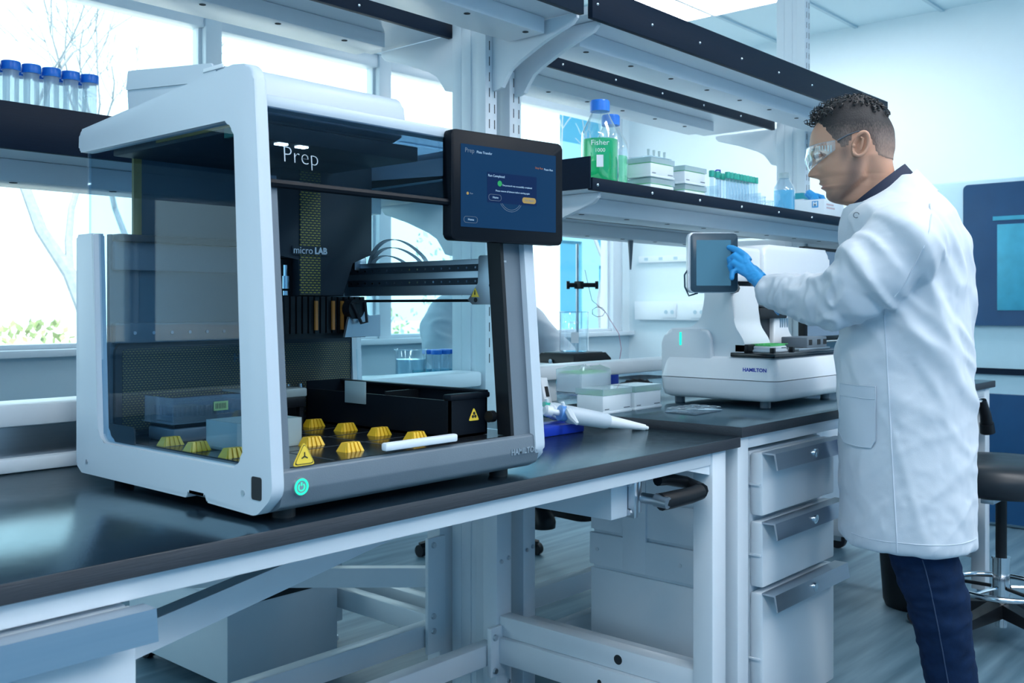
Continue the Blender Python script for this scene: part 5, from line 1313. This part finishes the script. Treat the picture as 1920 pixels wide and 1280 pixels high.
# safety glasses
gl_m = glass('clear visor', (.93,.96,.98), refl=2.2, body=.10, bodycol=(.8,.85,.9), ior=1.6)
gs = MB(); cols_ = []
for a in range(-84, 85, 6):
    x = .150+.0735*math.cos(R(a))**.8 if abs(a) < 90 else .15; y = .0815*math.sin(R(a)); k = (abs(a)/84)**2
    up_ = 1.452+.006*k; dn = 1.398+.040*k
    cols_.append([(x-.010*(1-k)*0, y, up_), (x+.004*(1-k), y, (up_+dn)/2), (x-.006*(1-k), y, dn)])
gs.loft(cols_, False, closed=False)
gso = gs.build('safety_glasses', gl_m, person, local=True, angle=60)
MB().tube([c[0] for c in cols_], .0013, 6).build('upper_rim', M['clear'], gso, local=True)
MB().tube([c[2] for c in cols_], .0011, 6).build('lower_rim', M['clear'], gso, local=True)
for sd in (1, -1):
    MB().tube([(.158,sd*.081,1.458),(.135,sd*.0815,1.470),(.112,sd*.084,1.477),(.097,sd*.085,1.472),(.088,sd*.083,1.460)], [.0022,.0018,.0016,.0016,.0018], 8).build('temple_arm', mk('dark clear temple', (.10,.11,.13), .2) if sd > 0 else M['clear'], gso, local=True)
    for k in range(5): MB().box((.170+k*.0062,sd*.0745-.0012,1.434+k*.0012),(.1725+k*.0062,sd*.0745+.0022-.004*(k/5)*sd*sd,1.449)).build('vent_slat', M['milky'], gso, local=True)

# shirt collar
def band(rows, name, mat, parent, th=.004):
    """collar: each row is (angle list) of 3d points; a thick folded strip"""
    m = MB(); out_r = []
    for inner, top, outer in rows: out_r.append([inner, top, outer, tuple(Vector(outer)-Vector((0,0,.0))+ (Vector(inner)-Vector(outer)).normalized()*th)])
    m.loft(out_r, True, closed=True); return m.build(name, mat, parent, local=True, angle=50)
def collar_rows(xb, zb, xf, zf, wid, drop, flare, a0, a1, nn=40, open_=.0):
    rows = []
    for k in range(nn+1):
        a = R(a0+(a1-a0)*k/nn); c, s = math.cos(a), math.sin(a)        # a=0 front, 180 back
        x = (xf+xb)/2+(xf-xb)/2*c; z = (zf+zb)/2+(zf-zb)/2*c; y = wid*s
        dn = Vector((-.30+.1*c, 0, -1)).normalized()
        o = Vector((c*.35, s, 0)).normalized() if abs(s) > .05 else Vector((c,0,0))
        top = Vector((x,y,z)); rows.append((tuple(top-o*.003+dn*drop*.9), tuple(top), tuple(top+o*flare+dn*drop)))
    return rows
band(collar_rows(.004, 1.410, .128, 1.312, .068, .055, .022, 8, 352), 'shirt_collar', M['navy_cloth'], person)

# lab coat: torso and both sleeves welded into one cloth
cm_ = MB()
COAT = [(0.543, 0.1432, -0.1442, 0.1852), (0.56, 0.1471, -0.1421, 0.19), (0.602, 0.1482, -0.1401, 0.19), (0.701, 0.1453, -0.1403, 0.1862), (0.825, 0.1453, -0.1403, 0.1805), (0.949, 0.1454, -0.1364, 0.1786), (1.048, 0.136, -0.131, 0.1824), (1.147, 0.1257, -0.1237, 0.1881), (1.215, 0.134, -0.1206, 0.2), (1.262, 0.134, -0.1064, 0.196), (1.292, 0.128, -0.1, 0.176), (1.318, 0.106, -0.084, 0.14), (1.34, 0.076, -0.064, 0.108), (1.362, 0.048, -0.044, 0.084), (1.38, 0.026, -0.022, 0.066)]
cm_.loft(torso_rings(COAT, 60))
cm_.tube([(-.005,.150,1.245),(.03,.178,1.215),(.085,.192,1.160),(.130,.178,1.112),(.165,.150,1.094)], [.075,.086,.080,.072,.060], 20)
cm_.tube([(.120,.180,1.120),(.155,.160,1.094),(.205,.112,1.095),(.258,.069,1.108),(.300,.036,1.114),(.320,.020,1.120)], [.062,.064,.056,.047,.041,.037], 20)
cm_.tube([(-.005,-.145,1.245),(-.01,-.185,1.16),(-.01,-.212,1.02),(.02,-.225,.90),(.05,-.222,.80)], [.072,.076,.066,.056,.044], 18)
coat_me = fused(cm_, 'lab_coat', .0085, 5)
def folds(c, n_):
    x, y, z = c; d = 0.0
    arm = max(0, min(1, (x-.14)/.03))*(1 if z > .95 else 0)
    body = 1-arm
    ac = x*.78-z*.62; al = x*.62+z*.78
    up_w = max(0, min(1, (z-.78)/.18))*max(0, min(1, (1.33-z)/.1))
    d += body*up_w*.024*(max(0, ridge(Vector((ac*9+.4, al*2.6, y*4)))-.42))
    d += body*up_w*.011*(max(0, ridge(Vector((ac*19+3, al*6, y*8)))-.40))
    lo_w = max(0, min(1, (1.0-z)/.25))
    d += body*lo_w*.0080*(max(0, ridge(Vector((x*6+7, y*6, z*1.3)))-.45))
    d += body*lo_w*.0085*(max(0, ridge(Vector((ac*13+2, al*4.5, y*6)))-.62))
    d += body*lo_w*.0075*(max(0, ridge(Vector(((x*.7+z*.7)*16, (z*.7-x*.7)*6+5, y*7)))-.64))
    d += body*.0030*(max(0, ridge(Vector((x*38+z*12, y*30, z*34-x*10)))-.55))
    if arm > 0:
        t = (x-.14)/.18; el_w = max(.25, 1-abs(t-.1)*1.4)
        d += arm*.022*el_w*(max(0, ridge(Vector((x*26+z*14, y*10, z*20)))-.40))
        d += arm*.008*(max(0, ridge(Vector((x*55, y*30, z*18)))-.35))
    # crease hanging off the armpit and elbow
    d -= .010*math.exp(-((z-(1.085+.55*(x-.085)))/.010)**2)*math.exp(-((x-.075)/.045)**2)*(1 if y > .12 else 0)
    return d
displace(coat_me, folds)
coat = attach('lab_coat', coat_me, M['coat'], person, 1)
bv = BVHTree.FromPolygons([v.co.copy() for v in coat_me.vertices], [tuple(p.vertices) for p in coat_me.polygons])
def on_coat(x, z, off=.0015, y0=.5):
    h = bv.ray_cast(Vector((x,y0,z)), Vector((0,-1,0)))
    return (h[0]+h[1]*off) if h[0] is not None else Vector((x,.15,z))
band(collar_rows(-.022, 1.396, .136, 1.262, .083, .055, .026, 20, 340), 'coat_collar', M['coat'], coat)
MB().tube([on_coat(.066-.0006*k, 1.075-.0125*k, .0008) for k in range(44)], .0019, 6).build('side_seam', M['coat_seam'], coat, local=True)
MB().tube([on_coat(x, z, .0008) for x, z in ((-.028,1.30),(-.022,1.27),(-.012,1.235),(.0,1.20),(.014,1.165),(.032,1.13),(.052,1.10))], .0018, 6).build('armhole_seam', M['coat_seam'], coat, local=True)
pk = []
for j in range(11):
    z = .905-.0135*j; pk.append([on_coat(.082+.066*i/8, z, .0035) for i in range(9)])
pk[-1] = [p+Vector((0,0,.018)) if i in (0, 8) else p for i, p in enumerate(pk[-1])]
MB().loft(pk, False, closed=False).build('pocket', M['coat_seam'], coat, local=True, angle=60)
for row in (pk[0], [r_[0] for r_ in pk], [r_[-1] for r_ in pk], pk[-1], pk[2]):
    MB().tube([p+Vector((0,.0006,0)) for p in row], .0011, 5).build('pocket_seam', M['coat_seam'], coat, local=True)
hem = [on_coat(-.13+.0185*k, .572, .0006) for k in range(15)]
MB().tube(hem, .0012, 5).build('hem_seam', M['coat_seam'], coat, local=True)
lapel = MB()
lr = []
for k in range(9):
    t = k/8; z = 1.318-.115*t; x = .126+.012*math.sin(math.pi*t)
    lr.append([(x-.028,.085+.03*t,z),(x+.004,.060+.015*t,z-.004),(x+.016,.035,z-.012),(x+.010,.030,z-.010)])
lapel.loft(lr, False, closed=False); lapel.build('lapel', M['coat'], coat, local=True, angle=60)
sb = on_coat(.116, 1.282, .004)
MB().tube([sb+Vector((.006*math.cos(a*math.pi/10),0,.006*math.sin(a*math.pi/10))) for a in range(20)], .0011, 6, closed=True).build('snap_button', M['grey_light'], coat, local=True)

# jeans, one mesh, both legs; shoes
jm = MB()
jm.tube([(.0,.060,.80),(-.002,.075,.68),(-.020,.080,.55),(-.040,.074,.47),(-.058,.066,.42),(-.080,.048,.30),(-.098,.030,.17),(-.106,.022,.085)], [.085,.078,.073,.068,.065,.057,.053,.056], 22)
jm.tube([(.0,-.070,.80),(-.012,-.095,.68),(-.055,-.112,.52),(-.083,-.120,.42),(-.124,-.130,.20),(-.136,-.135,.085)], [.085,.078,.066,.056,.048,.054], 22)
jm.loft(torso_rings([(.66,.085,-.10,.15),(.74,.10,-.12,.16),(.82,.10,-.12,.16),(.90,.09,-.11,.15)], 8, 32))
je = fused(jm, 'jeans', .0085, 4)
displace(je, lambda c, n_: .009*max(0, ridge(Vector((c.x*9+c.z*5, c.y*9, c.z*26)))-.45)*(1 if c.z < .56 else .3)*max(.35, 1-abs(c.z-.40)*3) + .004*max(0, ridge(Vector((c.x*20, c.y*20, c.z*48+c.x*20)))-.4))
jeans = attach('jeans', je, M['denim'], person, 1)
bj = BVHTree.FromPolygons([v.co.copy() for v in je.vertices], [tuple(p.vertices) for p in je.polygons])
sm_ = []
for k in range(34):
    z = .53-.0132*k; x = -.014-.088*(k/33)**.85; h = bj.ray_cast(Vector((x,.5,z)), Vector((0,-1,0)))
    if h[0] is not None: sm_.append(h[0]+h[1]*.0005)
MB().tube(sm_, .0013, 6).build('jeans_seam', M['denim_seam'], jeans, local=True)
for (x, y), nm in (((-.105,.022),'shoe'),((-.136,-.135),'shoe')):
    MB().loft([[(x+a*1.0,y+b_,z_) for a, b_ in rrect(-.075*s,-.042*s,.175*s,.042*s,.04*s,5)] for z_, s in ((0.0,1.0),(.022,1.02),(.045,.95),(.06,.85))]).tube([(x+.02,y,.04),(x,y,.105)], [.052,.046], 16).build(nm, M['black'], person, local=True)

# gloved hand touching the tablet
gm = MB()
wx, kx = Vector((.310,.026,1.112)), None
def palm_ring(c, across, up_, ra, rb, n_=18):
    c = Vector(c); a = Vector(across).normalized(); u = Vector(up_).normalized()
    return [c+a*ra*sgnpow(math.cos(2*math.pi*i/n_), .8)+u*rb*sgnpow(math.sin(2*math.pi*i/n_), .8) for i in range(n_)]
ki, km, kr, kp = (Vector(q) for q in ((.369,-.026,1.203),(.372,-.015,1.187),(.369,-.005,1.171),(.360,.003,1.157)))
acr = (ki-kp).normalized(); axis = (Vector((.367,-.011,1.179))-wx).normalized(); nrm_ = axis.cross(acr).normalized()
gm.loft([palm_ring(wx-axis*.035, acr, nrm_, .031, .029), palm_ring(wx, acr, nrm_, .030, .026), palm_ring(wx+axis*.025, acr, nrm_, .034, .021), palm_ring(wx+axis*.055, acr, nrm_, .037, .017), palm_ring(Vector((.366,-.011,1.179)), acr, nrm_, .035, .0125), palm_ring(Vector((.371,-.0125,1.184)), acr, nrm_, .028, .008)])
back = ki*.0
finger(gm, [ki-axis*.02, ki, (.386,-.040,1.217), (.397,-.046,1.2225), (.4055,-.0485,1.2255)], [.0105,.0105,.0092,.0083,.0068])
finger(gm, [km-axis*.02, km, (.394,-.031,1.203), (.4035,-.0325,1.196), (.4015,-.0335,1.184)], [.011,.011,.0096,.0086,.0072])
finger(gm, [kr-axis*.02, kr, (.394,-.020,1.186), (.402,-.022,1.178), (.398,-.024,1.167)], [.0105,.0105,.0092,.0083,.0070])
finger(gm, [kp-axis*.02, kp, (.383,-.009,1.169), (.396,-.007,1.163), (.397,-.004,1.149)], [.0095,.0095,.0083,.0075,.0065])
finger(gm, [wx+axis*.022-acr*-.02-nrm_*.004, (.345,-.038,1.168), (.370,-.052,1.180), (.388,-.056,1.190)], [.014,.0125,.0105,.0082])
glove_me = fused(gm, 'glove', .0022, 3)
displace(glove_me, lambda c, n_: .0011*max(0, ridge(Vector((c.x*70, c.y*70, c.z*90)))-.4)*(1 if c.x < .362 else .4))
attach('glove', glove_me, M['glove'], person, 0)
# the other gloved hand, hanging on the far side of the body
g2 = MB(); w2 = Vector((.055,-.222,.790))
g2.loft([palm_ring(w2+Vector((.25*d_,0,-d_)), (1,0,0), (0,1,0), a_, b_) for d_, a_, b_ in ((-.03,.030,.028),(0,.029,.025),(.03,.036,.019),(.065,.038,.015),(.082,.034,.011))])
for k, (dx_, L) in enumerate(((.027,.066),(.010,.076),(-.010,.070),(-.027,.055))):
    s0 = w2+Vector((.018+dx_,0,-.070)); finger(g2, [s0, s0+Vector((.008,.004,-L*.45)), s0+Vector((.014,.014,-L*.8)), s0+Vector((.014,.026,-L))], [.0105,.0098,.0086,.007])
finger(g2, [w2+Vector((.026,.004,-.02)), w2+Vector((.050,.012,-.05)), w2+Vector((.056,.016,-.078))], [.0135,.0115,.0085])
attach('glove', fused(g2, 'glove', .003, 3), M['glove'], person)

# ---- the seated worker on the window side ------------------------------------
P2 = (3.19, 3.01, 0.0)
def loc_rows(rows): return rows
h2 = MB(); zs = 1.10
h2.loft([[(.02+a_*math.cos(t), b_*math.sin(t), z_) for t in [2*math.pi*i/36 for i in range(36)]] for z_, a_, b_ in ((.55,.12,.17),(.8,.11,.17),(.98,.10,.17),(1.03,.07,.10),(1.06,.055,.058),(1.10,.058,.058),(1.125,.075,.062),(1.16,.092,.072),(1.20,.100,.076),(1.24,.098,.075),(1.27,.083,.064),(1.295,.045,.035),(1.30,.01,.008))])
for sd in (1, -1):
    h2.tube([(.05,sd*.10,.60),(.35,sd*.12,.58),(.50,sd*.13,.55),(.46,sd*.12,.38),(.37,sd*.10,.26)], [.085,.075,.06,.052,.04], 14)
    h2.tube([(.33,sd*.13,.793),(.36,sd*.11,.793)], [.03,.03], 12)
    h2.ball((.105,sd*.032,1.185), .010, 10)
    h2.ball((.02,sd*.078,1.17), .016, 10)
h2.tube([(.112,0,1.19),(.128,0,1.165),(.115,0,1.155)], [.008,.013,.009], 10)
p2me = h2.mesh('person', 60); paint_skin(p2me, lambda x, y, z: (.55,.33,.24,1)); p2me.materials.append(SKIN)
pr2 = bpy.data.objects.new('person', p2me); COL.objects.link(pr2); pr2.location = P2; pr2.rotation_euler = (0,0,R(-96)); pr2.scale = (1.06,1.14,1.07)
tag(pr2, 'person in a white coat and white cap sitting behind the rear bench', 'person')
c2 = MB()
c2.loft(torso_rings([(.50,.17,-.16,.22),(.62,.16,-.16,.21),(.80,.15,-.16,.215),(.93,.14,-.16,.225),(1.00,.12,-.15,.215),(1.045,.10,-.12,.17),(1.07,.08,-.085,.11),(1.085,.065,-.06,.075)], 26, 44))
for sd in (1, -1):
    c2.tube([(-.01,sd*.16,.985),(.03,sd*.22,.93),(.10,sd*.275,.84),(.20,sd*.27,.775),(.29,sd*.19,.785),(.345,sd*.115,.795)], [.075,.080,.072,.066,.056,.044], 18)
c2m = fused(c2, 'lab_coat', .012, 5)
displace(c2m, lambda c, n_: .012*max(0, ridge(Vector((c.x*9, c.y*9+c.z*4, c.z*7)))-.42))
attach('lab_coat', c2m, M['coat'], pr2, 1)
j2 = MB()
for sd in (1, -1): j2.tube([(.03,sd*.10,.61),(.35,sd*.12,.59),(.50,sd*.13,.56),(.465,sd*.12,.38),(.375,sd*.10,.265)], [.10,.088,.073,.064,.056], 16)
attach('jeans', fused(j2, 'jeans', .012, 4), M['denim'], pr2, 1)
for sd in (1, -1): MB().loft([[(.37+a,sd*.10+b_,.192+z_) for a, b_ in rrect(-.09*s,-.042*s,.15*s,.042*s,.04*s,5)] for z_, s in ((0.0,1.0),(.022,1.02),(.045,.95),(.075,.75))]).build('shoe', M['black'], pr2, local=True)
MB().loft([[(.0+a_*math.cos(t), b_*math.sin(t), z_) for t in [2*math.pi*i/36 for i in range(36)]] for z_, a_, b_ in ((1.175,.098,.080),(1.185,.110,.086),(1.22,.116,.092),(1.26,.112,.09),(1.30,.085,.07),(1.32,.03,.025))]).build('hair_cap', M['coat_seam'], pr2, local=True, angle=60)
for sd in (1, -1):
    g3 = MB(); w3 = Vector((.365,sd*.105,.788)); g3.loft([palm_ring(w3+Vector((d_,0,-.1*d_)), (0,1,0), (0,0,1), a_, b_) for d_, a_, b_ in ((-.03,.028,.026),(.02,.034,.018),(.06,.036,.014),(.075,.03,.01))])
    for dy, L in ((-.027,.062),(-.009,.072),(.010,.068),(.026,.052)):
        s0 = w3+Vector((.06,dy,-.008)); finger(g3, [s0, s0+Vector((L*.5,dy*.15,-.006)), s0+Vector((L*.9,dy*.2,-.022))], [.010,.009,.007])
    finger(g3, [w3+Vector((.0,-sd*.026,0)), w3+Vector((.035,-sd*.048,-.006)), w3+Vector((.06,-sd*.052,-.012))], [.013,.011,.008])
    attach('glove', fused(g3, 'glove', .003, 2), M['glove'], pr2)
st2 = thing('lab_stool', 'stool under the seated worker behind the rear bench', 'stool', (P2[0],P2[1]+.02,0))
MB().lathe([(.14,.435),(.19,.44),(.20,.47),(.18,.495),(.01,.497)], (P2[0],P2[1]+.02,0), 36).build('seat', M['seat'], st2)
MB().cyl((P2[0],P2[1]+.02,.08),(P2[0],P2[1]+.02,.44),.024,seg=16).build('column', M['chrome'], st2)
for k in range(5):
    a = R(10+72*k); MB().tube([(P2[0],P2[1]+.02,.09),(P2[0]+.27*math.cos(a),P2[1]+.02+.27*math.sin(a),.045)], [.028,.018], 8).build('leg', M['black'], st2)
    MB().cyl((P2[0]+.265*math.cos(a)-.012,P2[1]+.02+.265*math.sin(a),.026),(P2[0]+.265*math.cos(a)+.012,P2[1]+.02+.265*math.sin(a),.026),.026,seg=16).build('wheel', M['rubber'], st2)
MB().tube([(P2[0]+.24*math.cos(a*math.pi/20),P2[1]-.12+.24*math.sin(a*math.pi/20),.19) for a in range(40)], .011, 10, closed=True).build('foot_ring', M['chrome'], st2)
